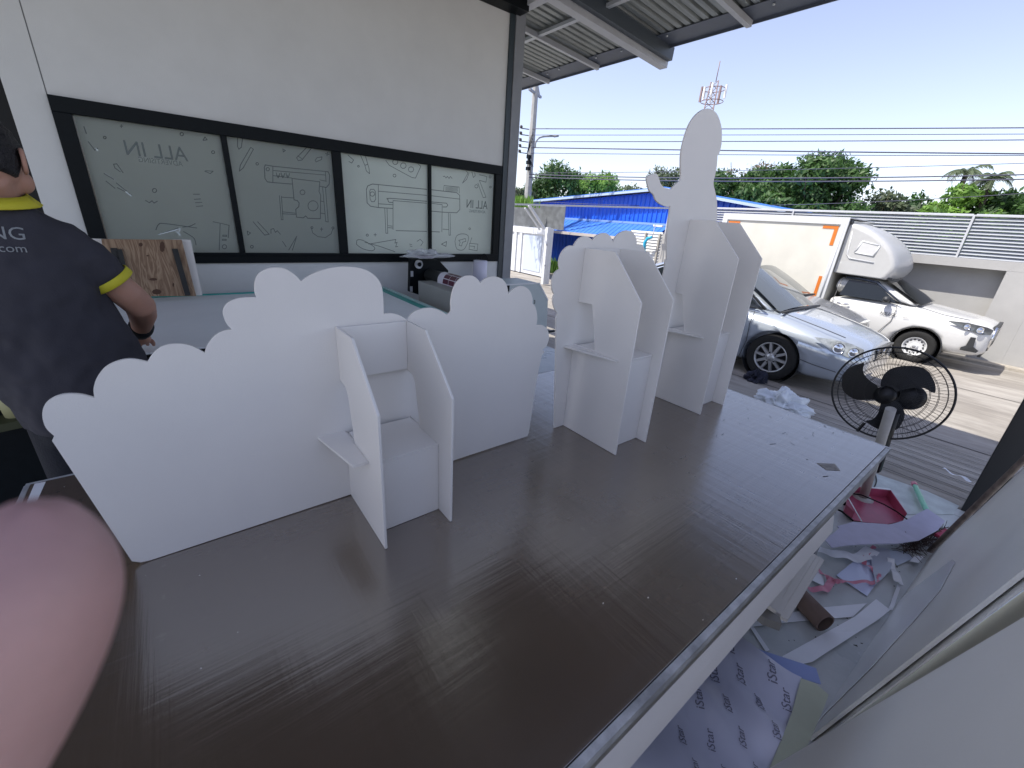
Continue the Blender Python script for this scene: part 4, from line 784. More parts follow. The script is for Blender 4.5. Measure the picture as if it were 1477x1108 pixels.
# ------------------------------------------------------------------ vehicles (front towards -Y, u measured back from the nose)
GLASS = mat('car_glass', (.012, .016, .02), .04, .35)
TYRE = mat('tyre', (.018, .018, .018), .85, noise=.4, nscale=30, bump=.3, bscale=60)
CHROME = mat('chrome', (.75, .76, .78), .12, .6, metal=1)
LAMP = mat('lamp_lens', (.42, .45, .47), .08, .8, noise=.5, nscale=14)
DGREY = mat('dark_plastic', (.03, .032, .035), .5)
def cut(o, cutters):
    for c in cutters:
        md = o.modifiers.new('cut', 'BOOLEAN'); md.operation = 'DIFFERENCE'; md.object = c; md.solver = 'EXACT'
    bake(o)
    for c in cutters: bpy.data.objects.remove(c)
def cyl(c, r, x0, x1):
    return MB().lathe([(0, x0), (r, x0), (r, x1), (0, x1)], c, (1, 0, 0), 36, smooth=False).build('cutter', DGREY)
class Car:
    def __init__(s, name, label, cat, X0, Y0, zg, W_, group=None):
        s.X0, s.Y0, s.zg, s.W = X0, Y0, zg, W_; s.t = thing(name, label, cat, (X0+W_/2, Y0+2, zg), group)
    def P(s, u, w, z): return Vector((s.X0+s.W/2+w, s.Y0+u, s.zg+z))          # w: from the centre line, -W/2 is the near side
    def loft(s, st, name, m, sub=1, cap=True):
        """stations: (u, half, zlow, zmid, zsh, hsh, ztop, htop)"""
        rings = []
        for (u, hw, zl, zm, zs, hs, zt, ht) in st:
            h = [(hw*.86, zl), (hw*.97, zl+.05), (hw, zm), (hw*.995, (zm+zs)/2+.02), (hs, zs), (ht, zt-.012), (ht*.45, zt)]
            rings.append([s.P(u, -a, z) for a, z in h]+[s.P(u, a, z) for a, z in h[::-1]])
        o = MB().loft(rings, True, cap).build(name, m, s.t)
        if sub:
            md = o.modifiers.new('sub', 'SUBSURF'); md.levels = sub; md.render_levels = sub; bake(o)
            o.data.polygons.foreach_set('use_smooth', [True]*len(o.data.polygons))
        return o
    def wheel(s, u, near, r, rimr, kind, wd=.2):
        sg = -1 if near else 1; x = s.X0+.035 if near else s.X0+s.W-.035; c = Vector((x, s.Y0+u, s.zg+r)); ax = Vector((sg, 0, 0))
        wh = thing('wheel', '', '', tuple(c)); del wh['label']; del wh['category']
        loc = wh.location.copy(); wh.parent = s.t; wh.location = loc-s.t.location; wh['_off'] = tuple(loc)
        MB().lathe([(rimr*.97, -wd), (r*.94, -wd), (r, -wd+.03), (r, -.03), (r*.975, -.008), (r*.9, .004), (rimr*1.04, .004), (rimr*.98, -.006)], c, ax, 48).build('tyre', TYRE, wh)
        hub = MB(); hub.lathe([(rimr*.99, -.01), (rimr*.94, -.012), (rimr*.90, -.05), (rimr*.86, -.10), (rimr*.3, -.10)], c, ax, 40); hub.lathe([(0, -.105), (rimr*.9, -.105)], c, ax, 30)
        if kind == 'alloy':
            hub2 = MB(); hub2.lathe([(rimr*.99, -.01), (rimr*.955, -.002), (rimr*.90, -.012), (rimr*.88, -.04)], c, ax, 40)
            for k in range(10):
                a_ = k*PI/5+.1; d = Vector((0, math.cos(a_), math.sin(a_))); n_ = ax.cross(d)
                p0 = c+d*rimr*.2+ax*-.012; p1 = c+d*rimr*.93+ax*-.010
                hub2.add([p0-n_*.020, p0+n_*.020, p1+n_*.016, p1-n_*.016, p0-n_*.024-ax*.03, p0+n_*.024-ax*.03, p1+n_*.02-ax*.03, p1-n_*.02-ax*.03], [(0, 1, 2, 3), (0, 4, 5, 1), (1, 5, 6, 2), (3, 2, 6, 7), (0, 3, 7, 4)])
            hub2.lathe([(0, .0), (rimr*.13, 0), (rimr*.25, -.012), (rimr*.27, -.03)], c, ax, 20); hub2.build('rim', mat('alloy', (.55, .56, .57), .3, .6, metal=.7), wh)
            nb = MB()
            for k in range(5): a_ = k*2*PI/5; nb.lathe([(0, -.001), (.011, -.001), (.011, -.02)], c+Vector((0, math.cos(a_), math.sin(a_)))*rimr*.33+ax*.004, ax, 8)
            nb.build('wheel_nuts', DGREY, wh); hub.build('rim_barrel', mat('rim_dark', (.05, .05, .055), .5), wh)
        else:
            pr = MB(); pr.lathe([(rimr*.99, -.01), (rimr*.93, -.004), (rimr*.88, -.02), (rimr*.80, -.045), (rimr*.55, -.02), (rimr*.42, -.035), (rimr*.3, -.03), (rimr*.27, .01), (rimr*.2, .015), (0, .015)], c, ax, 40); pr.build('rim', mat('steel_rim', (.60, .61, .62), .35, .5), wh)
            hl = MB()
            for k in range(14):
                a_ = k*2*PI/14; hl.lathe([(0, .0), (.016, 0)], c+Vector((0, math.cos(a_), math.sin(a_)))*rimr*.69+ax*-.026, ax, 10)
            hl.build('vent_holes', DGREY, wh); MB().lathe([(0, .017), (rimr*.16, .017), (rimr*.19, .0)], c, ax, 18).build('hub_cap', GREYM, wh)
        return c
    def poly(s, name, pts, m, wn=None, th=.006, par=None, k=0):
        """panel from (u, z) points on the near side at |w| = wn (number or function of z)"""
        f_ = (lambda u, z: wn) if not callable(wn) else wn
        P = spline(pts+[pts[0]], k)[:-1] if k else pts
        return MB().slab([s.P(u, -f_(u, z), z) for u, z in P], (-th, 0, 0)).build(name, m, par or s.t)
def sedan(X0, Y0, zg, label, paint, detail=True):
    c = Car('parked_car', label, 'car', X0, Y0, zg, 1.80, 'cars parked in the yard')
    st = [(0.0, .56, .28, .46, .60, .52, .66, .42), (.05, .70, .22, .44, .64, .62, .72, .50), (.22, .83, .18, .46, .70, .74, .79, .58), (.55, .885, .17, .50, .77, .80, .87, .64), (.95, .90, .17, .55, .85, .80, .96, .66), (1.30, .90, .17, .56, .90, .79, 1.00, .66),
          (1.9, .90, .17, .56, .93, .80, .97, .68), (2.9, .90, .17, .56, .95, .80, .98, .68), (3.7, .895, .17, .58, .97, .78, 1.02, .66), (4.3, .87, .19, .60, .95, .74, 1.0, .62), (4.72, .80, .25, .60, .90, .66, .94, .55), (4.80, .66, .34, .6, .82, .58, .86, .46)]
    body = c.loft(st, 'body', paint, 1)
    WR_ = .335; u1, u2 = 1.04, 3.76
    cut(body, [cyl(c.P(u, 0, WR_+.005), WR_+.045, x0, x1) for u in (u1, u2) for x0, x1 in ((-1.1, -.62), (.62, 1.1))])
    for u in (u1, u2):
        for sg in (-1, 1): MB().lathe([(WR_+.05, sg*.14), (WR_+.05, -sg*.13), (0, -sg*.13)], c.P(u, sg*.73, WR_+.005), (1, 0, 0), 30).build('wheel_well', DGREY, c.t)
    for u in (u1, u2):
        for near in (True, False): c.wheel(u, near, WR_, .225, 'alloy')
    # greenhouse
    gh = [(1.18, .74, .93), (1.95, .585, 1.40), (2.5, .575, 1.475), (3.1, .575, 1.46), (3.55, .58, 1.38), (4.15, .70, 1.0)]
    rings = []
    for u, hw, z in gh:
        zb = .93; hb = .77
        rings.append([c.P(u, -min(hb, hw+.15), zb-.03), c.P(u, -hw, max(z-.06, zb)), c.P(u, -hw*.8, z), c.P(u, 0, z+.012), c.P(u, hw*.8, z), c.P(u, hw, max(z-.06, zb)), c.P(u, min(hb, hw+.15), zb-.03)])
    o = MB().loft(rings, True, True).build('cabin', paint, c.t); md = o.modifiers.new('s', 'SUBSURF'); md.levels = 1; bake(o); o.data.polygons.foreach_set('use_smooth', [True]*len(o.data.polygons))
    # windscreen
    mb = MB(); P = []
    for u, hw, z in ((1.165, .70, .965), (1.42, .66, 1.13), (1.70, .61, 1.30), (1.93, .545, 1.425)): P += [c.P(u-.012, -hw, z-.0), c.P(u-.03, -hw*.5, z+.03), c.P(u-.035, 0, z+.04), c.P(u-.03, hw*.5, z+.03), c.P(u-.012, hw, z-.0)]
    mb.add(P, [(i*5+k, i*5+k+1, i*5+k+6, i*5+k+5) for i in range(3) for k in range(4)], True); mb.build('windscreen', mat('screen_glass', (.10, .11, .11), .06, .9), c.t)
    fz = lambda u, z: .80-(z-.93)*.42
    c.poly('window', [(1.40, .985), (1.98, 1.34), (2.35, 1.385), (2.42, .985)], GLASS, fz, .012); c.poly('window', [(2.50, .985), (2.46, 1.39), (3.1, 1.38), (3.35, 1.27), (3.42, .99)], GLASS, fz, .012)
    mb = MB(); mb.tube([c.P(1.30, -.80, .975), c.P(1.95, -.625, 1.385), c.P(2.5, -.60, 1.42), c.P(3.1, -.60, 1.41), c.P(3.6, -.66, 1.22)], .018, 6); mb.tube([c.P(1.30, -.80, .975), c.P(2.4, -.812, .965), c.P(3.6, -.80, .985)], .010, 6); mb.build('window_trim', DGREY, c.t)
    mb = MB(); mb.tube([c.P(1.17, -.5, .985), c.P(1.12, .1, .99)], .011, 6); mb.tube([c.P(1.13, .0, .985), c.P(1.10, .6, .98)], .011, 6); mb.tube([c.P(1.10, -.72, .965), c.P(1.06, 0, .99), c.P(1.10, .72, .965)], .018, 6); mb.build('wipers', DGREY, c.t)
    # mirror, handle, seams
    MB().lathe([(0, -.10), (.05, -.09), (.075, 0), (.06, .07), (0, .09)], c.P(1.62, -.95, 1.02), (1, .25, 0), 16).build('mirror', paint, c.t)
    mb = MB()
    for u in (1.42, 2.46, 3.35): mb.tube([c.P(u, -.845, .93), c.P(u, -.903, .75), c.P(u-.02, -.906, .5), c.P(u+.03, -.89, .24)], .005, 4)
    mb.tube([c.P(.24, -.846, .37), c.P(.5, -.893, .40), c.P(.68, -.899, .43)], .005, 4)
    mb.tube([c.P(.30, -.70, .80), c.P(.55, -.745, .865), c.P(.95, -.735, .94), c.P(1.2, -.73, .985)], .005, 4); mb.build('panel_seams', DGREY, c.t)
    MB().lathe([(0, .012), (.02, .01), (.022, 0)], c.P(1.55, -.898, .66), (-1, 0, 0), 14).build('side_marker', LAMP, c.t)
    # headlight: patch following the corner
    def patch(name, pts, m, th=.01):
        mb = MB(); n = len(pts); mb.slab(pts, (-th, -th*.8, 0)); return mb.build(name, m, c.t)
    hl = []
    for (u, w, z) in ((.60, .885, .76), (.40, .84, .775), (.20, .775, .755), (.075, .685, .70), (.06, .68, .60), (.16, .78, .575), (.36, .868, .63)): hl.append(c.P(u, -w-.004, z))
    cc = sum(hl, Vector())/len(hl)+Vector((-.03, -.03, 0)); mb = MB(); mb.add(hl+[cc], [(i, (i+1) % 7, 7) for i in range(7)], True); mb.build('headlight', LAMP, c.t, fix=False)
    for (u, w, z, r_) in ((.30, .845, .68, .062), (.15, .775, .655, .055)): MB().lathe([(0, .02), (r_*.5, .016), (r_*.8, .004), (r_, 0), (r_*1.12, .01)], c.P(u, -w-.012, z), (-.8, -.6, .1), 18).build('lamp_unit', CHROME, c.t)
    # grille and badge
    gp = [c.P(.035, w, z) for w, z in ((-.36, .66), (.36, .66), (.31, .50), (-.31, .50))]
    MB().slab(gp, (0, -.035, 0)).build('grille', DGREY, c.t); mb = MB()
    for k in range(5): z = .52+k*.03; mb.box(c.X0+.9-.33, c.X0+.9+.33, c.Y0-.012, c.Y0-.001, c.zg+z, c.zg+z+.012)
    mb.box(c.X0+.9-.37, c.X0+.9+.37, c.Y0-.015, c.Y0+.03, c.zg+.665, c.zg+.69); mb.build('grille_bars', CHROME, c.t)
    MB().lathe([(.03, 0), (.05, .01), (.052, 0)], c.P(-.005, 0, .60), (0, -1, 0), 16).build('badge', CHROME, c.t)
    MB().slab([c.P(.14, -.80, .30), c.P(.03, -.69, .30), c.P(.04, -.70, .38), c.P(.15, -.81, .38), ], (-.012, -.012, 0)).build('fog_lamp', LAMP, c.t)
    mb = MB(); mb.box(c.X0+.55, c.X0+1.25, c.Y0+.035, c.Y0+.07, c.zg+.30, c.zg+.40); mb.build('lower_intake', DGREY, c.t)
    return c
SILVER = mat('silver_paint', (.48, .53, .60), .16, .6, metal=.45, coat=1)
SILV2 = mat('dusty_silver_paint', (.30, .31, .33), .28, .5, metal=.3, coat=.5, noise=.2, nscale=3)
sedan(6.50, 1.17, gz(6.7)-.005, 'shiny silver saloon car with ten spoke wheels, nearest the table', SILVER)
sedan(8.75, 1.95, gz(9.2)-.005, 'grey saloon car squeezed between the silver car and the box truck', SILV2)
# ---- white box pickup truck
PKX, PKY, PKZ = 10.92, .43, gz(11.1)
tk = Car('box_truck', 'white pickup truck with a tall cream cargo box and rounded wind deflector', 'truck', PKX, PKY, PKZ, 1.70)
WP = mat('white_truck_paint', (.62, .62, .61), .25, .5, coat=.6, noise=.04, nscale=3)
st = [(0, .60, .36, .55, .78, .56, .84, .46), (.05, .70, .32, .55, .80, .66, .88, .54), (.20, .79, .28, .58, .84, .74, .925, .60), (.55, .84, .27, .62, .89, .77, .975, .62), (.9, .85, .27, .64, .94, .78, 1.02, .62), (1.15, .85, .27, .64, .97, .78, 1.05, .63), (1.6, .85, .25, .6, 1.0, .79, 1.03, .66), (2.15, .85, .25, .6, 1.01, .79, 1.03, .66), (2.50, .85, .25, .6, 1.01, .79, 1.03, .66)]
bd = tk.loft(st, 'body', WP, 1); WR2 = .305; uw = .90
cut(bd, [cyl(tk.P(uw, 0, WR2+.005), WR2+.06, x0, x1) for x0, x1 in ((-1.0, -.56), (.56, 1.0))])
for sg in (-1, 1): MB().lathe([(WR2+.066, sg*.13), (WR2+.066, -sg*.14), (0, -sg*.14)], tk.P(uw, sg*.70, WR2+.005), (1, 0, 0), 30).build('wheel_well', DGREY, tk.t)
mb = MB(); mb.tube([tk.P(uw+.375*math.cos(a_), -.852, WR2+.01+.375*math.sin(a_)) for a_ in np.linspace(-.2, PI+.2, 20)], .012, 5); mb.build('arch_lip', DGREY, tk.t)
for near in (True, False): tk.wheel(uw, near, WR2, .185, 'steel'); tk.wheel(3.55, near, WR2, .185, 'steel')
rings = []
for u, hw, z in ((1.10, .72, 1.04), (1.72, .60, 1.40), (2.0, .59, 1.455), (2.44, .60, 1.44), (2.50, .66, 1.40)):
    rings.append([tk.P(u, -min(.79, hw+.14), 1.0), tk.P(u, -hw-.04, max(z-.07, 1.01)), tk.P(u, -hw*.82, z), tk.P(u, hw*.82, z), tk.P(u, hw+.04, max(z-.07, 1.01)), tk.P(u, min(.79, hw+.14), 1.0)])
o = MB().loft(rings, True, True).build('cab_roof', WP, tk.t); md = o.modifiers.new('s', 'SUBSURF'); md.levels = 1; bake(o); o.data.polygons.foreach_set('use_smooth', [True]*len(o.data.polygons))
P = []
for u, hw, z in ((1.06, .69, 1.055), (1.3, .66, 1.20), (1.52, .61, 1.325), (1.70, .56, 1.425)): P += [tk.P(u, -hw, z), tk.P(u-.03, 0, z+.03), tk.P(u, hw, z)]
mb = MB(); mb.add(P, [(i*3+k, i*3+k+1, i*3+k+4, i*3+k+3) for i in range(3) for k in range(2)], True); mb.build('windscreen', GLASS, tk.t)
fz2 = lambda u, z: .81-(z-1.02)*.36
tk.poly('window', [(1.40, 1.045), (1.62, 1.21), (1.85, 1.345), (2.30, 1.36), (2.35, 1.045)], GLASS, fz2, .014)
mb = MB(); mb.tube([tk.P(1.33, -.825, 1.06), tk.P(1.60, -.765, 1.225), tk.P(1.82, -.71, 1.37), tk.P(2.05, -.70, 1.40), tk.P(2.36, -.70, 1.395)], [.012, .02, .028, .028, .02], 6); mb.build('window_visor', mat('smoke_visor', (.03, .04, .06), .2), tk.t)
mb = MB()
mb.tube([tk.P(1.38, -.82, 1.02), tk.P(1.36, -.853, .9), tk.P(1.37, -.858, .7), tk.P(1.50, -.852, .45), tk.P(1.62, -.845, .33)], .006, 4); mb.tube([tk.P(2.42, -.70, 1.35), tk.P(2.42, -.82, 1.0), tk.P(2.42, -.857, .8), tk.P(2.42, -.85, .33)], .006, 4); mb.tube([tk.P(1.62, -.845, .33), tk.P(2.42, -.85, .33)], .006, 4); mb.tube([tk.P(.35, -.70, .93), tk.P(.7, -.765, .96), tk.P(1.05, -.77, 1.03)], .006, 4)
mb.build('panel_seams', mat('seam_grey', (.12, .12, .12), .6), tk.t)
MB().tube([tk.P(2.32, -.865, .885), tk.P(2.28, -.885, .885), tk.P(2.16, -.885, .885), tk.P(2.12, -.865, .885)], .016, 8).build('door_handle', CHROME, tk.t)
MB().lathe([(0, -.08), (.045, -.07), (.062, 0), (.05, .06), (0, .075)], tk.P(1.55, -.93, 1.10), (1, .1, 0), 16).build('mirror', DGREY, tk.t)
MB().bar(tk.P(1.52, -.80, 1.04), tk.P(1.54, -.92, 1.07), .05, .04).build('mirror_arm', DGREY, tk.t)
text_mb('HILUX', .085, tk.P(1.58, -.863, .80), (0, -1, 0), (0, .0, 1), .001, .25).build('door_lettering', DGREY, tk.t, fix=False)
text_mb('REVO', .035, tk.P(1.22, -.862, .80), (0, -1, 0), (0, .0, 1), .001, .25).build('door_lettering', mat('grey_letter', (.3, .3, .3), .5), tk.t, fix=False)
hl = [tk.P(u, -w-.006, z) for u, w, z in ((.62, .842, .88), (.35, .805, .895), (.10, .735, .86), (.02, .66, .82), (.03, .66, .73), (.14, .76, .73), (.40, .82, .79))]
cc = sum(hl, Vector())/7+Vector((-.02, -.02, 0)); mb = MB(); mb.add(hl+[cc], [(i, (i+1) % 7, 7) for i in range(7)], True); mb.build('headlight', mat('headlight_dark', (.10, .11, .12), .08, .8), tk.t, fix=False)
for (u, w, z, r_) in ((.34, .825, .825, .045), (.17, .785, .80, .05)): MB().lathe([(0, .02), (r_*.5, .016), (r_*.8, .004), (r_, 0), (r_*1.12, .01)], tk.P(u, -w-.012, z), (-.8, -.6, .1), 18).build('lamp_unit', CHROME, tk.t)
mb = MB(); mb.slab([tk.P(.045, w, z) for w, z in ((-.54, .86), (.54, .86), (.60, .62), (.48, .44), (-.48, .44), (-.60, .62))], (0, -.05, 0)); mb.build('grille', DGREY, tk.t)
mb = MB()
for k in range(4): z = .62+k*.055; mb.box(tk.X0+.85-.50, tk.X0+.85+.50, tk.Y0-.02, tk.Y0-.003, tk.zg+z, tk.zg+z+.02)
mb.tube([tk.P(.0, -.54, .86), tk.P(.0, -.60, .62), tk.P(.0, -.50, .44)], .02, 6); mb.build('grille_bars', CHROME, tk.t)
mb = MB(); mb.slab([tk.P(u, -w, z) for u, w, z in ((.24, .80, .66), (.18, .785, .66), (.16, .78, .50), (.08, .74, .44), (.10, .745, .40), (.30, .812, .41), (.30, .812, .46), (.25, .80, .50))], (-.012, -.008, 0)); mb.build('fog_bezel', DGREY, tk.t)
mb = MB(); mb.box(tk.X0+.3, tk.X0+1.4, tk.Y0+.03, tk.Y0+.07, tk.zg+.30, tk.zg+.345); mb.build('number_plate_area', DGREY, tk.t)
# cargo box
BX0, BX1, BU0, BU1, BZ0, BZ1 = -.86, .86, 2.60, 5.18, .62, 2.50
CREAM = mat('box_panel_cream', (.66, .64, .57), .5, .4, noise=.10, nscale=2.2)
bx = lambda w0, w1, u0, u1, z0, z1: MB().box(PKX+.85+w0, PKX+.85+w1, PKY+u0, PKY+u1, PKZ+z0, PKZ+z1)
bx(BX0, BX1, BU0, BU1, BZ0, BZ1).build('cargo_box', CREAM, tk.t)
FRM = mat('box_frame_white', (.62, .63, .64), .35, .5, noise=.05)
mb = MB()
for (u0, u1, z0, z1) in ((BU0-.012, BU0+.11, BZ0-.04, BZ1+.03), (BU1-.11, BU1+.012, BZ0-.04, BZ1+.03), (BU0+.111, BU1-.111, BZ1-.09, BZ1+.03), (BU0+.111, BU1-.111, BZ0-.04, BZ0+.08)):
    mb.box(PKX+.85+BX0-.03, PKX+.85+BX0-.001, PKY+u0, PKY+u1, PKZ+z0, PKZ+z1)
mb.box(PKX+.85+BX0-.03, PKX+.85+BX1, PKY+BU0-.012, PKY+BU1+.012, PKZ+BZ1+.031, PKZ+BZ1+.05)
mb.tube([(PKX-.042, PKY+BU0+.05, PKZ+BZ0), (PKX-.042, PKY+BU0+.05, PKZ+BZ1)], .018, 6)
mb.build('box_frame', FRM, tk.t)
ORG = mat('orange_tape', (.62, .17, .02), .5)
xo = -.865
for (u0, z0, u1, z1, u2, z2) in ((BU0+.14, BZ1-.12, BU0+.42, BZ1-.12, BU0+.14, BZ1-.50), (BU1-.14, BZ1-.12, BU1-.42, BZ1-.12, BU1-.14, BZ1-.42)):
    s_ = 1 if u1 > u0 else -1; mb = MB(); P = [(u0, z0), (u1, z0), (u1, z0-.06), (u0+s_*.065, z0-.06), (u0+s_*.065, z2), (u0, z2)]; mb.slab([tk.P(u, xo, z) for u, z in P], (-.003, 0, 0)); mb.build('corner_tape', ORG, tk.t)
mb = MB(); mb.slab([tk.P(u, xo, z) for u, z in ((BU0+.14, BZ0+.75), (BU0+.20, BZ0+.75), (BU0+.20, BZ0+.12), (BU0+.14, BZ0+.12))], (-.003, 0, 0)); mb.build('corner_tape', ORG, tk.t)
MB().lathe([(0, .02), (.03, .02), (.04, 0)], tk.P(BU0-.02, -.70, BZ1-.03), (0, -1, .2), 12).build('marker_lamp', DGREY, tk.t)
MB().lathe([(0, .02), (.03, .02), (.04, 0)], tk.P(BU0-.02, -.78, BZ1-.03), (0, -1, .2), 12).build('marker_lamp', DGREY, tk.t)
# wind deflector
cur = spline([(2.58, 2.46), (2.30, 2.37), (2.0, 2.20), (1.78, 2.0), (1.66, 1.80), (1.62, 1.62), (1.70, 1.44)], 4)
rings = []
for (fw_, ins) in ((-.74, .10), (-.78, .035), (-.70, 0)):
    pass
def dring(w, ins):
    out = [tk.P(2.585, w, 2.45-ins), ]
    for u, z in cur[1:]: 
        d_ = Vector((2.585-u, 1.75-z)); d_ = d_.normalized() if d_.length else d_
        out.append(tk.P(u+d_.x*ins, w, z+d_.y*ins))
    out += [tk.P(2.585, w, 1.46+ins*.3)]; return out
rr = [dring(-.80, .09), dring(-.79, .04), dring(-.74, .008), dring(-.5, 0), dring(0, -.015), dring(.5, 0), dring(.74, .008), dring(.79, .04), dring(.80, .09)]
MB().loft(rr, True, True).build('wind_deflector', mat('deflector_fibreglass', (.50, .50, .49), .3, .5, coat=.3, noise=.05), tk.t)
mb = MB(); mb.tube([tk.P(2.50, -.803, 2.30), tk.P(2.46, -.806, 1.85), tk.P(2.40, -.808, 1.78), tk.P(1.98, -.806, 1.74)], .012, 6); 
for a, b_ in (((2.28, 2.12), (1.98, 2.06)), ((1.98, 2.06), (2.02, 1.86)), ((2.02, 1.86), (2.34, 1.90)), ((2.34, 1.90), (2.28, 2.12))): mb.tube([tk.P(a[0], -.803, a[1]), tk.P(b_[0], -.803, b_[1])], .016, 6)
mb.build('moulded_ribs', FRM, tk.t)
MB().slab([tk.P(u, -.802, z) for u, z in ((2.27, 2.11), (1.99, 2.05), (2.03, 1.87), (2.33, 1.91))], (-.006, 0, 0)).build('deflector_panel', WP, tk.t)
mb = MB(); mb.box(PKX+.1, PKX+1.6, PKY+1.75, PKY+2.55, PKZ+1.455, PKZ+1.475); mb.tube([tk.P(1.62, -.72, 1.47), tk.P(1.9, -.74, 1.47), tk.P(2.5, -.74, 1.47)], .022, 6); mb.build('deflector_gasket', DGREY, tk.t)
bx(-.80, .80, 2.56, 5.1, .42, .60).build('chassis', DGREY, tk.t)
# rag by the sedan wheel, plastic bag in front
p = pz(1093, 549, gz(6.4)); o = crumple('black_rag', (p.x-.05, p.y, p.z+.05), .15, .09, .07, mat('black_cloth', (.012, .014, .03), .8), seed=9, amp=.9); tag(o, 'crumpled black rag on the concrete against the silver car wheel', 'rag')
p = pz(1125, 588, gz(4.9)); o = crumple('white_plastic_bag', (p.x+.02, p.y, p.z+.06), .19, .17, .06, mat('bag_white', (.72, .76, .80), .35, .5), seed=12, amp=.9); tag(o, 'crumpled white plastic bag lying on the ramp beyond the table end', 'plastic bag')
# ------------------------------------------------------------------ sheets leaning beside the photographer, door column
col2 = thing('door_column', 'black square steel column at the right edge where the ramp starts', 'column', (3.66, -.14, 0))
MB().box(3.62, 3.70, -.20, -.085, -.05, 3.40).build('post', mat('black_post', (.012, .012, .013), .35), col2, bevel=.004)
SHEET = mat('big_foam_sheet', (.88, .88, .85), .42, .45, noise=.05, nscale=2.5, bump=.1, bscale=200, bdist=.003)
def sheet(name, label, c, th=.010, m=SHEET, cat='foam sheet', bev=.001):
    o = MB().slab(c, (0, -th, 0)).build(name, m, bevel=bev); return tag(o, label, cat)
sheet('large_foam_sheet', 'large white foam sheet leaning upright along the right, its far corner by the black column', [(1.36, .012, 0), (2.91, -.055, 0), (2.91, -.292, 1.22), (1.36, -.225, 1.22)])
sheet('large_foam_sheet', 'second white sheet close behind the large leaning one, its near edge just showing', [(1.33, -.002, 0), (2.86, -.068, 0), (2.86, -.305, 1.22), (1.33, -.239, 1.22)], .004)
sheet('large_foam_sheet', 'nearest white sheet filling the bottom right corner of the photo', [(-1.3, .15, 0), (.905, .128, 0), (.905, -.185, 1.235), (-1.3, -.175, 1.235)], .008)
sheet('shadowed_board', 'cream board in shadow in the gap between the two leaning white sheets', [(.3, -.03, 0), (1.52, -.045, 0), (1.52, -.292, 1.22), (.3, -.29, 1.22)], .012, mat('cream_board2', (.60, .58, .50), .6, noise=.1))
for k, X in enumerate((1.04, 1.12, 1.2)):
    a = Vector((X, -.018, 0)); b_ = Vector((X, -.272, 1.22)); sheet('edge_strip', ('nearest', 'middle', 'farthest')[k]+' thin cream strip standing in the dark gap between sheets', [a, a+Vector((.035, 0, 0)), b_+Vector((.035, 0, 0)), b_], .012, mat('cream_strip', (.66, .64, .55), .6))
def pA(x, y, off=.002):     # point on the big leaning sheet
    d = ray(x, y); P0 = Vector((1.36, .012+off, 0)); n_ = Vector((.0432, 1, .1943)); return CAM+d*((P0-CAM).dot(n_)/d.dot(n_))
fl = [(1374, 807), (1378, 811), (1356, 852), (1317, 897), (1255, 965), (1190, 1030), (1170, 1052), (1185, 1010), (1215, 950), (1252, 905), (1310, 855)]
o = MB().slab([pA(x, y) for x, y in fl], (0, .0012, 0)).build('loose_film', mat('film_white', (.84, .86, .88), .25, .6)); tag(o, 'thin pointed piece of glossy film clinging to the large leaning sheet', 'film')
a = Vector((2.93, -.045, 0)); b_ = Vector((2.93, -.285, 1.25)); tag(MB().tube([a, a+(b_-a)*.5+Vector((.004, .004, 0)), b_], .013, 8).build('wooden_batten', mat('worn_wood', (.24, .19, .16), .7, noise=.5, nscale=30)), 'worn brown batten leaning along the far edge of the large sheet', 'batten')
# ------------------------------------------------------------------ stand fan
FC = pd(1283, 567, 3.13)
fn = (CAM-FC).normalized(); fan = thing('stand_fan', 'black three bladed stand fan with a wire cage on a pale pole beside the table', 'fan', tuple(pz(1243, 722, 0)))
FB = mat('fan_black', (.010, .010, .011), .4, .4)
e1 = fn.cross(Vector((0, 0, 1))).normalized()*-1; e2 = fn.cross(e1).normalized()*1
def ppl(x, y, off=0):
    d = ray(x, y); P0 = FC+fn*off; return CAM+d*((P0-CAM).dot(fn)/d.dot(fn))
F_ = lambda pts: [(1190+x/7.384, 490+y/7.384) for x, y in pts]
RF = .262
blades = [[(590, 480), (610, 400), (680, 320), (790, 285), (920, 278), (1040, 300), (1120, 370), (1170, 470), (1172, 560), (1130, 560), (1060, 520), (950, 512), (830, 535), (740, 560), (670, 590), (620, 570)],
 [(600, 640), (560, 500), (520, 470), (440, 400), (405, 330), (420, 240), (400, 250), (280, 290), (200, 370), (175, 450), (190, 540), (250, 600), (340, 640), (480, 640)],
 [(610, 620), (590, 690), (560, 790), (500, 850), (435, 865), (520, 930), (640, 975), (760, 960), (820, 890), (850, 800), (820, 710), (750, 640), (690, 600)]]
hubp = ppl(1190+640/7.384, 490+590/7.384)
for k, bl in enumerate(blades):
    pts = spline(F_(bl)+[F_(bl)[0]], 3)[:-1]; P = []
    mid = sum((ppl(x, y) for x, y in pts), Vector())/len(pts); ax_ = (mid-hubp).normalized(); sd = ax_.cross(fn)
    for x, y in pts: q = ppl(x, y); P.append(q+fn*(.16*(q-hubp).dot(sd)))
    MB().slab(P, fn*.003).build('blade', FB, fan)
MB().lathe([(0, .03), (.03, .028), (.05, .015), (.055, -.02), (.0, -.02)], hubp, fn, 24).build('hub', FB, fan)
motor = ppl(1312, 573, -.10)
MB().lathe([(0, -.09), (.05, -.085), (.07, -.05), (.072, .05), (.05, .07), (0, .07)], motor, fn, 24).build('motor_housing', FB, fan)
CC = ppl(1283, 567)
def ringpts(r, off, n=64): return [CC+fn*off+e1*(r*math.cos(2*PI*k/n))+e2*(r*math.sin(2*PI*k/n)) for k in range(n+1)]
MB().tube(ringpts(RF, 0), .0055, 8, caps=False).build('cage_rim', FB, fan)
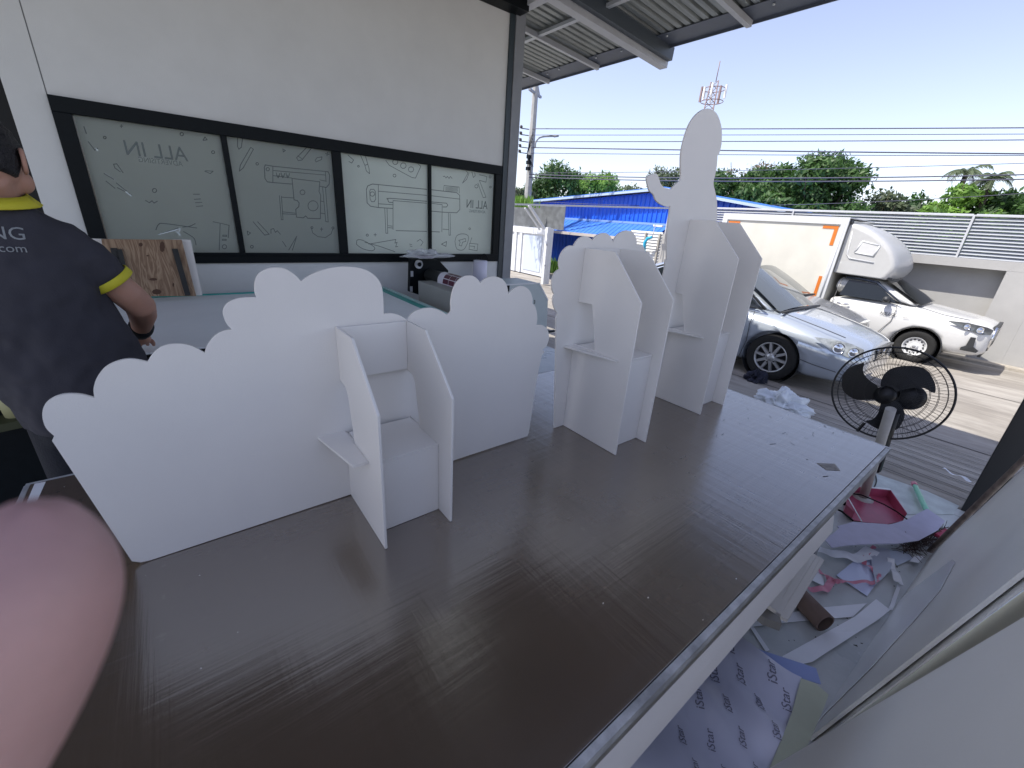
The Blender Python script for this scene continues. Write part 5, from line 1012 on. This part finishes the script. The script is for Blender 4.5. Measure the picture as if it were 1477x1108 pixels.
for nm, sg in (('front_guard', 1), ('back_guard', -1)):
    mb = MB(); NW = 84 if sg > 0 else 72
    def gp_(r, ): return sg*(.072*(1-(r/RF)**2.6))
    for k in range(NW):
        a_ = 2*PI*k/NW; P = []
        for r in (.045, .11, .17, .215, .245, RF): tw_ = a_+(.0 if sg > 0 else .25*(1-r/RF)); P.append(CC+fn*gp_(r)+e1*(r*math.cos(tw_))+e2*(r*math.sin(tw_)))
        mb.tube(P, .00085, 3, caps=False)
    for r in (.046, .11, .165, .20, .235): mb.tube([p+fn*gp_(r) for p in ringpts(r, 0, 40)], .0012, 4, caps=False)
    o = mb.build(nm, FB, fan, fix=False); o['kind'] = 'stuff'
BG = mat('pole_beige', (.52, .50, .46), .45, noise=.15, nscale=12)
pt_ = pd(1285, 590, 2.96); pb_ = pz(1243, 722, 0)+Vector((0, 0, .02))
MB().tube([pb_, pt_], .024, 16).build('pole', BG, fan)
MB().tube([pb_+(pt_-pb_)*.35-fn*.06+e1*.012, pb_+(pt_-pb_)*.98-fn*.07+e1*.012], .032, 10).build('pole_sleeve', FB, fan)
MB().lathe([(0, .03), (.04, .03), (.055, .018), (.06, 0), (0, 0)], (pb_.x, pb_.y, 0.001), (0, 0, 1), 32).build('base', BG, fan)
MB().bar(ppl(1247, 610, -.02), ppl(1236, 622, -.02), .012, .012).build('knob', FB, fan)
mb = MB(); mb.tube(spline([tuple(pz(x, y, .012)) for x, y in ((1262, 682), (1264, 695), (1258, 707), (1250, 712), (1240, 716))], 5), .004, 6)
tag(mb.build('power_cord', BLACK), 'thin black fan cord curling on the floor near the pole', 'cord')
# ------------------------------------------------------------------ litter on the floor
ZA = ((1100, 640), 3.918); ZB = ((1040, 760), 5.681); ZC = ((1000, 880), 4.860)
def zz_(fr_, pts): return [(fr_[0][0]+x/fr_[1], fr_[0][1]+y/fr_[1]) for x, y in pts]
def flat(name, label, cat, fr_, pts, z, m, th=.0015, zf=None, k=0, group=None):
    q = zz_(fr_, pts)
    if k: q = spline(q+[q[0]], k)[:-1]
    P = [pz(x, y, z if zf is None else z) for x, y in q]
    if zf: P = [CAM+(p-CAM)*((CH-(zf(p)))/(CH-z)) for p in P]
    o = MB().slab(P, (0, 0, th)).build(name, m); tag(o, label, cat, group); return o
PAPW = mat('paper_white', (.80, .82, .86), .5, .4, noise=.05, nscale=4); PAPB = mat('paper_blue', (.30, .38, .70), .4, .5); PAPL = mat('paper_lilac', (.50, .49, .63), .75, noise=.1, nscale=20)
PINK = mat('pink_plastic', (.46, .08, .15), .35, .5, noise=.2, nscale=10); PINKT = mat('pink_tape', (.62, .22, .30), .3, .5)
flat('felt_strip', 'torn lilac grey strip of foam curving across the scraps beside the dustpan', 'strip', ZA, [(345, 540), (400, 510), (430, 480), (420, 470), (510, 445), (620, 452), (720, 460), (820, 430), (880, 395), (930, 370), (1030, 440), (990, 490), (880, 550), (760, 568), (600, 570), (470, 578), (390, 590)], .10, PAPL, .004, lambda p: .07+.05*abs(math.sin(p.x*2.2)))
dp = thing('dustpan', 'dusty pink plastic dustpan lying open by the fan foot', 'dustpan', tuple(pz(1255, 735, 0)))
q = zz_(ZA, [(465, 280), (700, 305), (790, 440), (700, 458), (570, 445), (500, 432), (455, 390)]); bt_ = [pz(x, y, .015) for x, y in q]; cen = sum(bt_, Vector())/len(bt_)
MB().slab(bt_, (0, 0, .004)).build('pan', PINK, dp)
mb = MB()
for i in (0, 1, 5, 6):
    a, b_ = bt_[i], bt_[(i+1) % 7]; mb.slab([a, b_, b_+(b_-cen)*.02+Vector((0, 0, .06)), a+(a-cen)*.02+Vector((0, 0, .06))], ((cen-a)*.02))
mb.build('pan_wall', PINK, dp); MB().tube([bt_[0]+Vector((0, 0, .062)), bt_[1]+Vector((0, 0, .062))], .005, 6).build('rim', PAPW, dp)
MB().tube([tuple(pz(*p, .09)) for p in zz_(ZA, [(470, 283), (560, 440)])], .003, 5).build('wire', PAPW, dp)
mb = MB(); mb.tube([tuple(pz(*p, .08)) for p in zz_(ZA, [(460, 275), (560, 290), (690, 345), (760, 385), (820, 430)])], .004, 5); mb.tube([tuple(pz(*p, .06)) for p in zz_(ZA, [(385, 350), (450, 385), (510, 435)])], .006, 5); mb.tube([tuple(pz(*p, .06)) for p in zz_(ZA, [(410, 325), (470, 340)])], .012, 6)
mb.build('handle_wire', BLACK, dp)
br = thing('broom', 'mint green broom stick with a pink tip and a brown bristle head', 'broom', tuple(pz(1330, 715, 0)))
a, b_ = [pz(*p, .03) for p in zz_(ZA, [(862, 240), (930, 385)])]; d_ = (b_-a)
MB().tube([a, b_+d_*.7], .014, 8).build('stick', mat('mint_green', (.22, .62, .44), .4), br); MB().tube([a-d_*.02, a-d_*.13], .016, 8).build('tip', PINKT, br)
mb = MB(); r_ = random.Random(5)
for k in range(420):
    u = r_.random(); x, y = 810+200*u+r_.uniform(-25, 25), 600-100*u+r_.uniform(-40, 25); p = pz(*zz_(ZA, [(x, y)])[0], .02); d_ = Vector((r_.uniform(-.04, .02), r_.uniform(-.03, .03), r_.uniform(0, .04))); mb.tube([p, p+d_, p+d_*2+Vector((0, 0, -.015))], .0013, 3, caps=False)
o = mb.build('bristles', mat('bristle_brown', (.07, .045, .04), .8), br, fix=False); o['kind'] = 'stuff'
MB().bar(pz(*zz_(ZA, [(985, 520)])[0], .05), pz(*zz_(ZA, [(1040, 490)])[0], .05), .02, .015).build('broom_socket', mat('crimson', (.40, .03, .08), .4), br)
# cardboard tube
a, b_ = pz(1140, 848, .042), pz(1190, 899, .042); ct = thing('cardboard_tube', 'brown cardboard tube lying on the floor under the foam offcuts', 'tube', tuple(b_))
d_ = (b_-a).normalized(); L_ = (b_-a).length
MB().lathe([(.036, -.002), (.042, -.002), (.042, L_+.002), (.036, L_+.002)], a, d_, 28).build('tube_wall', mat('cardboard', (.20, .14, .115), .8, noise=.15, nscale=9, bump=.2, bscale=80), ct); MB().lathe([(.036, 0), (.036, L_)], a, d_, 28).build('inner_wall', mat('cardboard_in', (.12, .085, .07), .9), ct)
# papers
flat('paper_ribbon', 'long white paper ribbon running across the floor to the leaning sheet', 'paper', ZB, [(500, 1062), (870, 860), (1100, 735), (1270, 592), (1385, 682), (1290, 760), (1130, 860), (745, 1108), (560, 1150)], .012, PAPW, .001, lambda p: .008+.02*abs(math.sin(p.x*5)))
flat('paper_strip', 'cream white strip passing under the cardboard tube', 'paper', ZB, [(65, 832), (200, 790), (370, 735), (850, 660), (1195, 628), (1080, 740), (900, 752), (530, 785), (130, 835)], .006, PAPW)
flat('paper_strip', 'narrow white strip slanting from the cream strip to the printed sheet', 'paper', ZB, [(235, 822), (265, 818), (400, 1015), (365, 1022)], .004, PAPW)
flat('square_film', 'square of glossy blue white film with pink tape across it', 'film', ZA, [(415, 745), (515, 665), (600, 620), (720, 690), (590, 862)], .008, mat('film_blue', (.62, .68, .88), .15, .7), .001, lambda p: .006+.012*abs(math.sin(p.x*7)))
flat('film_scrap', 'grey translucent scrap folded over the square film', 'film', ZA, [(600, 600), (680, 588), (715, 600), (730, 680), (720, 720), (640, 800), (620, 700)], .03, mat('film_grey', (.42, .45, .52), .3, .5), .001)
flat('film_scrap', 'small bluish white scrap near the pink tape end', 'film', ZA, [(300, 710), (345, 740), (345, 805), (272, 770)], .02, PAPW)
flat('film_scrap', 'white scrap tucked between the lilac strip and the leaning sheet', 'film', ZA, [(830, 665), (860, 635), (915, 635), (880, 675)], .03, PAPW)
flat('film_scrap', 'thin clear sheet scrap under the broom bristles', 'film', ZA, [(700, 600), (820, 610), (850, 650), (760, 690), (720, 640)], .012, mat('film_clear', (.52, .58, .68), .2, .6))
flat('film_sheet', 'pale blue sheet lying under the table edge beside the wire', 'film', ZA, [(190, 560), (300, 450), (300, 545), (240, 600)], .25, PAPW)
flat('grey_mat', 'pale damp looking mat on the floor by the ramp edge', 'mat', ZA, [(640, 170), (560, 250), (620, 330), (760, 400), (880, 400), (1080, 400), (1110, 352), (930, 270)], .002, mat('mat_pale', (.56, .62, .60), .35, noise=.3, nscale=8), .001)
def ribbon(name, label, cat, fr_, pts, z, wd, m, par=None):
    P = [pz(*p, z) for p in spline(zz_(fr_, pts), 5)]; v = []
    for i, p in enumerate(P):
        d_ = (P[min(i+1, len(P)-1)]-P[max(i-1, 0)]).normalized(); s_ = Vector((-d_.y, d_.x, 0))*wd/2; v += [p-s_+Vector((0, 0, .008*math.sin(i))), p+s_+Vector((0, 0, .008*math.cos(i*.7)))]
    mb = MB(); mb.add(v, [(2*i, 2*i+1, 2*i+3, 2*i+2) for i in range(len(P)-1)], True); o = mb.build(name, m, par, fix=False); return tag(o, label, cat)
ribbon('white_ribbon', 'broad white ribbon curving beneath the torn lilac strip', 'ribbon', ZA, [(280, 590), (400, 615), (500, 640), (570, 635), (620, 600)], .035, .06, PAPW)
ribbon('white_ribbon', 'white ribbon looping down beside the leaning sheet', 'ribbon', ZA, [(720, 650), (735, 700), (760, 760), (790, 800)], .03, .03, PAPW)
ribbon('white_ribbon', 'thin white ribbon laid straight toward the leaning sheet', 'ribbon', ZA, [(770, 800), (745, 880), (720, 940)], .01, .014, PAPW)
ribbon('white_ribbon', 'thin white strip lying on the grooved ramp near the black column', 'ribbon', ZA, [(1020, 140), (1080, 170), (1150, 200), (1205, 230)], -.02, .022, PAPW)
for k, (lab, pts, w_) in enumerate((('pink tape loop snaking over the square film', [(440, 782), (520, 778), (600, 785), (650, 772), (655, 745), (620, 710), (580, 680), (575, 650), (600, 615), (630, 585)], .018), ('pink tape tangle beside the cardboard tube', [(240, 800), (280, 820), (350, 822), (380, 790), (400, 765), (430, 775)], .03), ('pink tape strand near the small scrap', [(300, 700), (340, 730), (370, 760), (400, 770), (440, 785)], .02))):
    ribbon('pink_tape', lab, 'tape', ZA, pts, .03, w_, PINKT)
# foam offcuts fanning out from under the table
for k in range(7):
    t0 = (545+42*k, 140+20*k); t1 = (640+33*k, 190+17*k); b1 = (400+24*k, 680+18*k); b0 = (290+22*k, 600+22*k); z = .50-.028*k; sk_ = (0, 14, -10, 8, -14, 12, -4)[k]; b0 = (b0[0]+sk_, b0[1]+sk_); b1 = (b1[0]+sk_*1.5, b1[1]+sk_)
    flat('foam_offcut', ('top', 'second', 'third', 'fourth', 'fifth', 'sixth', 'bottom')[k]+' offcut of the white foam pile sticking out from under the table', 'offcut', ZB, [t0, t1, b1, b0], z, FOAM, .012, group='foam offcuts under the table edge')
lf = MB().slab([(.10, .183, .774), (1.40, .183, .770), (1.36, .168, .745), (.10, .160, .740)], (0, -.003, -.006)).build('long_foam_strip', FOAM, bevel=.001); tag(lf, 'long pale foam strip sloping down along the near edge of the work table', 'offcut')
MB_ = [pz(x, y, .44) for x, y in zz_(ZB, [(240, 650), (300, 615), (480, 740), (500, 795), (360, 745)])]; tag(MB().slab(MB_, (0, 0, -.03)).build('grey_board', mat('grey_board', (.30, .29, .27), .7)), 'grey board under the fanned foam offcuts', 'board')
# printed film sheet
PRT = mat('printed_film', (.66, .68, .82), .38, .5, noise=.06, nscale=3)
zI = .16
def ipt(x, y): return pz(*zz_(ZC, [(x, y)])[0], zI)
out = [(245, 135), (310, 195), (380, 245), (460, 305), (540, 355), (620, 405), (700, 450), (755, 480), (725, 600), (690, 720), (640, 860), (590, 960), (500, 1200), (-100, 1500), (-700, 1500), (-420, 700), (-100, 440), (0, 355)]
ps = thing('printed_sheet', 'large lilac film sheet printed with repeated grey lettering, lying under the table edge', 'sheet', tuple(ipt(400, 700)))
# gently waved surface
def wave(p): return .012*math.sin(p.x*23+p.y*9)+.008*math.sin(p.x*41-p.y*17)
bm = bmesh.new(); vs = [bm.verts.new(ipt(x, y)) for x, y in out]; bm.faces.new(vs); bmesh.ops.triangulate(bm, faces=bm.faces[:])
bmesh.ops.subdivide_edges(bm, edges=bm.edges[:], cuts=6, use_grid_fill=True); bmesh.ops.triangulate(bm, faces=bm.faces[:])
for v in bm.verts: v.co.z += wave(v.co)
me = bpy.data.meshes.new('film'); off = ps.location
for v in bm.verts: v.co -= off
bm.to_mesh(me); bm.free(); me.materials.append(PRT); me.polygons.foreach_set('use_smooth', [True]*len(me.polygons)); o = bpy.data.objects.new('film', me); COL.objects.link(o); o.parent = ps
LET = mat('grey_lettering', (.20, .20, .27), .5)
for (x, y) in ((275, 245), (175, 430), (360, 450), (570, 460), (55, 645), (258, 665), (488, 650), (680, 640), (150, 905), (362, 905), (590, 880), (125, 265), (-5, 440), (30, 1130), (250, 1140), (470, 1140), (-60, 880), (-170, 660)):
    a = ipt(x+18, y+75); b_ = ipt(x-18, y-75); xd = (b_-a); ln_ = xd.length; xd.normalize(); up = Vector((0, 0, 1)).cross(xd)
    t_ = text_mb('iStar', ln_*.52, a+Vector((0, 0, .003)), xd, up, .0002, .25)
    t_.v = [(v[0], v[1], v[2]+wave(Vector(v))) for v in t_.v]; t_.build('lettering', LET, ps, fix=False)
flat('backing_paper', 'pale green backing paper curling up along the printed film edge', 'paper', ZC, [(755, 480), (850, 512), (948, 595), (925, 660), (880, 770), (800, 950), (760, 1108), (700, 1250), (500, 1250), (535, 1108), (600, 955), (690, 722)], .175, mat('green_paper', (.56, .60, .46), .6, noise=.15, nscale=6, bump=.4, bscale=14), .0015)
flat('blue_film', 'plain blue film triangle poking out behind the printed sheet', 'film', ZC, [(385, 250), (500, 290), (620, 330), (760, 375), (860, 410), (895, 522), (800, 495), (700, 455), (540, 355)], .12, PAPB)
o = flat('green_scrap', 'small pale green scrap on the cream strip by the table', 'paper', ZC, [(330, 60), (440, 25), (480, 50), (300, 95)], .02, mat('green_scrap', (.55, .60, .35), .6))
mb = MB(); r_ = random.Random(3)
for k in range(60):
    p = Vector((r_.uniform(1.3, 3.4), r_.uniform(.0, .45), .001)); a_ = r_.uniform(0, 6); l = r_.uniform(.004, .014); mb.slab([p, p+Vector((l*math.cos(a_), l*math.sin(a_), 0)), p+Vector((l*math.cos(a_+.5), l*math.sin(a_+.5), 0))], (0, 0, .0015))
o = mb.build('floor_crumbs', DARKJ); o['kind'] = 'stuff'; tag(o, 'dark crumbs and trimmings scattered on the pale floor', 'crumbs')
# ------------------------------------------------------------------ left: cutting mat, yellow roll, cabinet
a = pz(-30, 500, .9); o = MB().box(-1.15, -.575, 2.42, 2.9, FZ+.001, FZ+.07).build('green_case', mat('green_case', (.01, .10, .075), .5, noise=.2, nscale=60)); tag(o, 'dark teal case lying on the flatbed at the left edge of the frame', 'case')
YR_ = mat('yellow_paper', (.42, .40, .20), .6, noise=.1, nscale=8)
a, b_ = py(8, 548, 2.33), py(40, 606, 2.30); o = MB().tube([a, b_], .05, 24).build('yellow_roll', YR_); tag(o, 'dull yellow paper roll held in a dark rack at the left edge', 'roll')
rk = thing('roll_rack', 'dark rack under the left end of the flatbed holding the yellow roll', 'rack', (-.8, 2.3, 0))
q0, q1 = py(-40, 620, 2.27), py(66, 598, 2.27); MB().bar(q0, q1, .10, .03).build('rail', mat('olive_dark', (.05, .055, .02), .6), rk); MB().box(q0.x-.3, q1.x, 2.33, 2.395, .25, q0.z-.03).build('rack_panel', BLACK, rk)
# ------------------------------------------------------------------ person
def fuse(mb, name, m, par, voxel=.009, smooth=6, disp=0, dscale=.1):
    o = mb.build(name, m, par)
    md = o.modifiers.new('r', 'REMESH'); md.mode = 'VOXEL'; md.voxel_size = voxel
    if smooth: md = o.modifiers.new('s', 'SMOOTH'); md.iterations = smooth; md.factor = .5
    if disp:
        tx = bpy.data.textures.new('wr', 'CLOUDS'); tx.noise_scale = dscale; tx.noise_depth = 2; md = o.modifiers.new('d', 'DISPLACE'); md.texture = tx; md.strength = disp; md.mid_level = .5
    bake(o); o.data.polygons.foreach_set('use_smooth', [True]*len(o.data.polygons)); return o
def ell(c, rx, ry, dirx, n=24):
    dx = Vector(dirx).normalized(); dy = Vector((-dx.y, dx.x, 0)); return [Vector(c)+dx*(rx*math.cos(2*PI*k/n))+dy*(ry*math.sin(2*PI*k/n)) for k in range(n)]
def blob(c, r, n=16, m=10, rot=None):
    mb = MB(); prof = []; v = []; c = Vector(c)
    for i in range(m+1):
        th = PI*i/m
        for k in range(n):
            t = 2*PI*k/n; q = Vector((r[0]*math.sin(th)*math.cos(t), r[1]*math.sin(th)*math.sin(t), r[2]*math.cos(th)))
            if rot: q = rot @ q
            v.append(c+q)
    return v, [(i*n+k, i*n+(k+1) % n, (i+1)*n+(k+1) % n, (i+1)*n+k) for i in range(m) for k in range(n)]
SKIN = mat('skin', (.50, .27, .19), .5, .4, noise=.08, nscale=14, bump=.1, bscale=200, sss=.08, bdist=.002)
SHIRT = mat('grey_polo', (.052, .050, .060), .85, .3, noise=.12, nscale=5, bump=.35, bscale=260, bdist=.002)
pe = thing('person', 'man in dark grey polo shirt with yellow trim leaning over the flatbed, back turned', 'person', (-.38, 1.97, 0))
fd = Vector((.10, .93, -.34)).normalized(); rt = fd.cross(Vector((0, 0, 1))).normalized(); up_ = rt.cross(fd).normalized()
RH = Matrix((rt, fd, up_)).transposed()
H = Vector((-.385, 1.955, 1.585))
def hp(a, b, c): return H+rt*a+fd*b+up_*c
mb = MB(); mb.add(*blob(H, (.077, .096, .112), rot=RH), True); mb.add(*blob(hp(0, .035, -.055), (.062, .068, .068), rot=RH), True); mb.add(*blob(hp(0, .075, -.095), (.03, .03, .025), rot=RH), True)
mb.add(*blob(hp(0, .112, -.03), (.014, .02, .028), 10, 8, RH), True); mb.add(*blob(hp(0, .098, -.068), (.026, .014, .010), 10, 8, RH), True); mb.add(*blob(hp(0, .088, .012), (.055, .02, .016), 10, 8, RH), True)
for sg in (-1, 1): mb.add(*blob(hp(sg*.055, .055, -.045), (.03, .035, .035), rot=RH), True)
mb.tube([hp(0, -.03, -.06), Vector((-.395, 1.945, 1.49)), Vector((-.40, 1.95, 1.40))], [.060, .062, .075], 16)
# right arm, hand
el = Vector((-.135, 2.02, 1.135)); wr = Vector((-.172, 2.27, .985))
mb.tube([(-.27, 1.95, 1.33), (-.205, 1.965, 1.25), (-.158, 1.99, 1.18), el, (-.140, 2.10, 1.085), (-.158, 2.2, 1.02), wr, (-.180, 2.31, .955)], [.045, .050, .049, .047, .044, .034, .029, .030], 16)
mb.add(*blob((-.187, 2.36, .925), (.040, .055, .026), rot=Matrix.Rotation(-.45, 3, 'X')), True)
body = fuse(mb, 'body', SKIN, pe, .0065, 5)
for k, (dx, l) in enumerate(((-.030, .062), (-.010, .074), (.011, .070), (.030, .055))):
    b0 = Vector((-.187+dx, 2.392, .905)); MB().tube([b0, b0+Vector((dx*.1, l*.45, -.010)), b0+Vector((dx*.15, l*.8, -.022)), b0+Vector((dx*.15, l, -.036))], [.0105, .0095, .0085, .006], 10).build('finger', SKIN, pe)
MB().tube([(-.222, 2.335, .925), (-.243, 2.365, .905), (-.243, 2.395, .888)], [.013, .011, .008], 10).build('thumb', SKIN, pe)
for sg in (-1, 1):
    e = thing('ear', '', '', tuple(hp(sg*.076, -.008, -.012))); del e['label']; del e['category']; l0 = e.location.copy(); e.parent = pe; e.location = l0-pe.location; e['_off'] = tuple(l0)
    v = []; mb = MB(); c = l0; n = 14
    P = [c+fd*(.017*math.cos(t))-fd*.004*math.sin(t)+up_*(.032*math.sin(t)*(1.0 if math.sin(t) > 0 else .85)) + rt*sg*(.012-.006*math.cos(t)) for t in np.linspace(0, 2*PI, n+1)]
    mb.tube(P, .0055, 8, caps=False); mb.add(P[:-1], [tuple(range(n))]); mb.build('ear_shell', SKIN, e)
for sg in (-1, 1):
    MB().lathe([(0, .012), (.008, .009), (.012, 0)], hp(sg*.032, .088, -.004), fd, 12).build('eye', mat('eye_white', (.7, .68, .66), .2), pe)
    MB().lathe([(0, .014), (.005, .0125)], hp(sg*.032, .088, -.004), fd, 10).build('pupil', mat('iris', (.03, .02, .015), .1), pe)
MB().tube([hp(-.022, .109, -.068), hp(0, .114, -.067), hp(.022, .109, -.068)], .004, 6).build('mouth', mat('lips', (.35, .14, .12), .5), pe)
v, f = blob(H, (.086, .106, .124), 40, 26, RH); hv = []; r_ = random.Random(2)
for p in v:
    q = p-H; a, b, c = q.dot(rt), q.dot(fd), q.dot(up_)
    cover = (c > .028 and b < .085) or (b < -.012 and c > -.060) or (b < .012 and c > -.005)
    s_ = 1+.035*math.sin(a*160+b*90)*math.cos(c*130)+r_.uniform(-.015, .02) if cover else .82
    hv.append(H+q*s_)
mb = MB(); mb.add(hv, f, True); HAIR = mat('black_hair', (.010, .008, .010), .5, .5, noise=.4, nscale=60, bump=.8, bscale=150); mb.build('hair', HAIR, pe)
# shirt
mb = MB(); R_ = []
for (z, cx, cy, rx, ry) in ((.74, -.33, 1.985, .185, .145), (.80, -.335, 1.985, .192, .15), (.92, -.345, 1.98, .198, .155), (1.04, -.365, 1.97, .198, .148), (1.14, -.385, 1.96, .192, .138), (1.25, -.405, 1.95, .19, .130), (1.34, -.425, 1.945, .195, .122), (1.40, -.43, 1.945, .175, .105), (1.435, -.42, 1.945, .135, .09), (1.462, -.405, 1.945, .09, .078), (1.475, -.40, 1.945, .074, .072)):
    R_.append(ell((cx, cy, z), rx, ry, (1, -.08, 0)))
mb.loft(R_)
mb.tube([(-.335, 1.95, 1.365), (-.275, 1.952, 1.345), (-.235, 1.96, 1.30), (-.205, 1.965, 1.255), (-.192, 1.972, 1.232)], [.080, .078, .072, .066, .064], 18)
mb.tube([(-.50, 1.95, 1.365), (-.585, 1.955, 1.34), (-.64, 2.0, 1.27), (-.66, 2.03, 1.235)], [.080, .076, .070, .065], 18)
shirt = fuse(mb, 'shirt', SHIRT, pe, .0085, 4, .040, .13)
mb = MB(); mb.tube([(-.655, 2.02, 1.25), (-.665, 2.08, 1.15), (-.62, 2.2, 1.05), (-.56, 2.33, .96), (-.53, 2.40, .92)], [.05, .046, .042, .032, .035], 14); fuse(mb, 'left_arm', SKIN, pe, .008, 3)
YEL = mat('yellow_trim', (.62, .55, .03), .7, bump=.2, bscale=200)
MB().lathe([(.0665, -.012), (.0695, -.010), (.0700, .012), (.0665, .014), (.061, .014)], (-.194, 1.971, 1.236), Vector((.03, .01, -.05)).normalized(), 30).build('sleeve_cuff', YEL, pe)
cr = [Vector((-.400+.085*math.cos(t), 1.945+.083*math.sin(t), 1.475+.012*math.sin(t))) for t in np.linspace(0, 2*PI, 33)]
v = []
for p in cr: q = (p-Vector((-.40, 1.945, p.z))); v += [p-q*.0+Vector((0, 0, .014)), p+q*.30+Vector((0, 0, -.014))]
mb = MB(); mb.add(v, [(2*i, 2*i+1, 2*i+3, 2*i+2) for i in range(32)], True); cl = mb.build('collar', YEL, pe, fix=False); md = cl.modifiers.new('s', 'SOLIDIFY'); md.thickness = .004
# back print, projected on the shirt
def back_text(txt, xr, y, hpx, m):
    """text ending at pixel xr, laid on the back of the shirt"""
    t_ = text_mb(txt, .05, (0, 0, 0), (1, 0, 0), (0, 0, 1), .0001, align='RIGHT'); a = py(xr, y, 1.80); vv = []
    inv = shirt.matrix_world.inverted()
    dgx = bpy.context.evaluated_depsgraph_get(); dgx.update(); base = Vector(pe.location)
    for v in t_.v:
        o_ = Vector((a.x+v[0]*hpx, 1.3, a.z+v[2]*hpx+v[0]*hpx*-.04)); hit, loc, nn, idx = shirt.ray_cast(o_-base, Vector((0, 1, 0)))
        vv.append((o_.x, (loc.y+base.y if hit else 1.83)-.0025, o_.z))
    t_.v = vv; t_.build('back_print', m, pe, fix=False)
PRN = mat('print_white', (.50, .52, .52), .7)
back_text('NG', 35, 348, .95, PRN); back_text('.com', 37, 366, .62, PRN)
wb = Vector((-.172, 2.27, .985)); ad = (wb-Vector((-.158, 2.2, 1.02))).normalized()
MB().lathe([(.033, -.045), (.0405, -.042), (.0415, 0), (.039, .034), (.031, .037)], wb-ad*.025, ad, 24).build('wristband', mat('black_band', (.010, .012, .014), .6), pe)
# trousers and shoes
TR = mat('dark_trousers', (.015, .016, .022), .85, noise=.2, nscale=6, bump=.3, bscale=150)
mb = MB(); mb.loft([ell((-.335, 1.985, .86), .165, .125, (1, 0, 0)), ell((-.335, 1.99, .78), .17, .13, (1, 0, 0)), ell((-.335, 1.99, .70), .165, .125, (1, 0, 0))])
for sx in (-.085, .085): mb.tube([(-.335+sx, 1.99, .80), (-.345+sx*1.1, 1.985, .50), (-.35+sx*1.2, 2.0, .28), (-.35+sx*1.3, 1.985, .06)], [.09, .068, .058, .05], 16)
fuse(mb, 'trousers', TR, pe, .011, 4)
for sx in (-.11, .11):
    mb = MB(); mb.add(*blob((-.35+sx, 2.03, .045), (.047, .13, .045)), True); fuse(mb, 'shoe', RUB, pe, .01, 2)
# ------------------------------------------------------------------ the photographer's blurred fingertip
hd = thing('fingertip', 'out of focus pink fingertip close to the lens in the lower left corner', 'finger', tuple(CAM+ray(40, 880)*.047))
FSK = mat('finger_skin', (.40, .245, .235), .5, .4, noise=.12, nscale=90, bump=.2, bscale=500, sss=.1, bdist=.0008)
def fp(x, y, D): return CAM+ray(x, y)*D
axis = [fp(52, 768, .0475), fp(34, 828, .047), fp(0, 908, .0465), fp(-62, 1040, .047), fp(-180, 1250, .049), fp(-380, 1500, .055), fp(-560, 1800, .065), fp(-700, 2300, .075)]
rad = [.0066, .0092, .0104, .0108, .0106, .0110, .0105, .0115]
tip = axis[0]-(axis[1]-axis[0]).normalized()*.0035
mb = MB(); mb.tube([tip]+axis, [.0025]+rad, 20)
fg = mb.build('finger', FSK, hd); md = fg.modifiers.new('s', 'SUBSURF'); md.levels = 2; md.render_levels = 2; bake(fg); fg.data.polygons.foreach_set('use_smooth', [True]*len(fg.data.polygons))
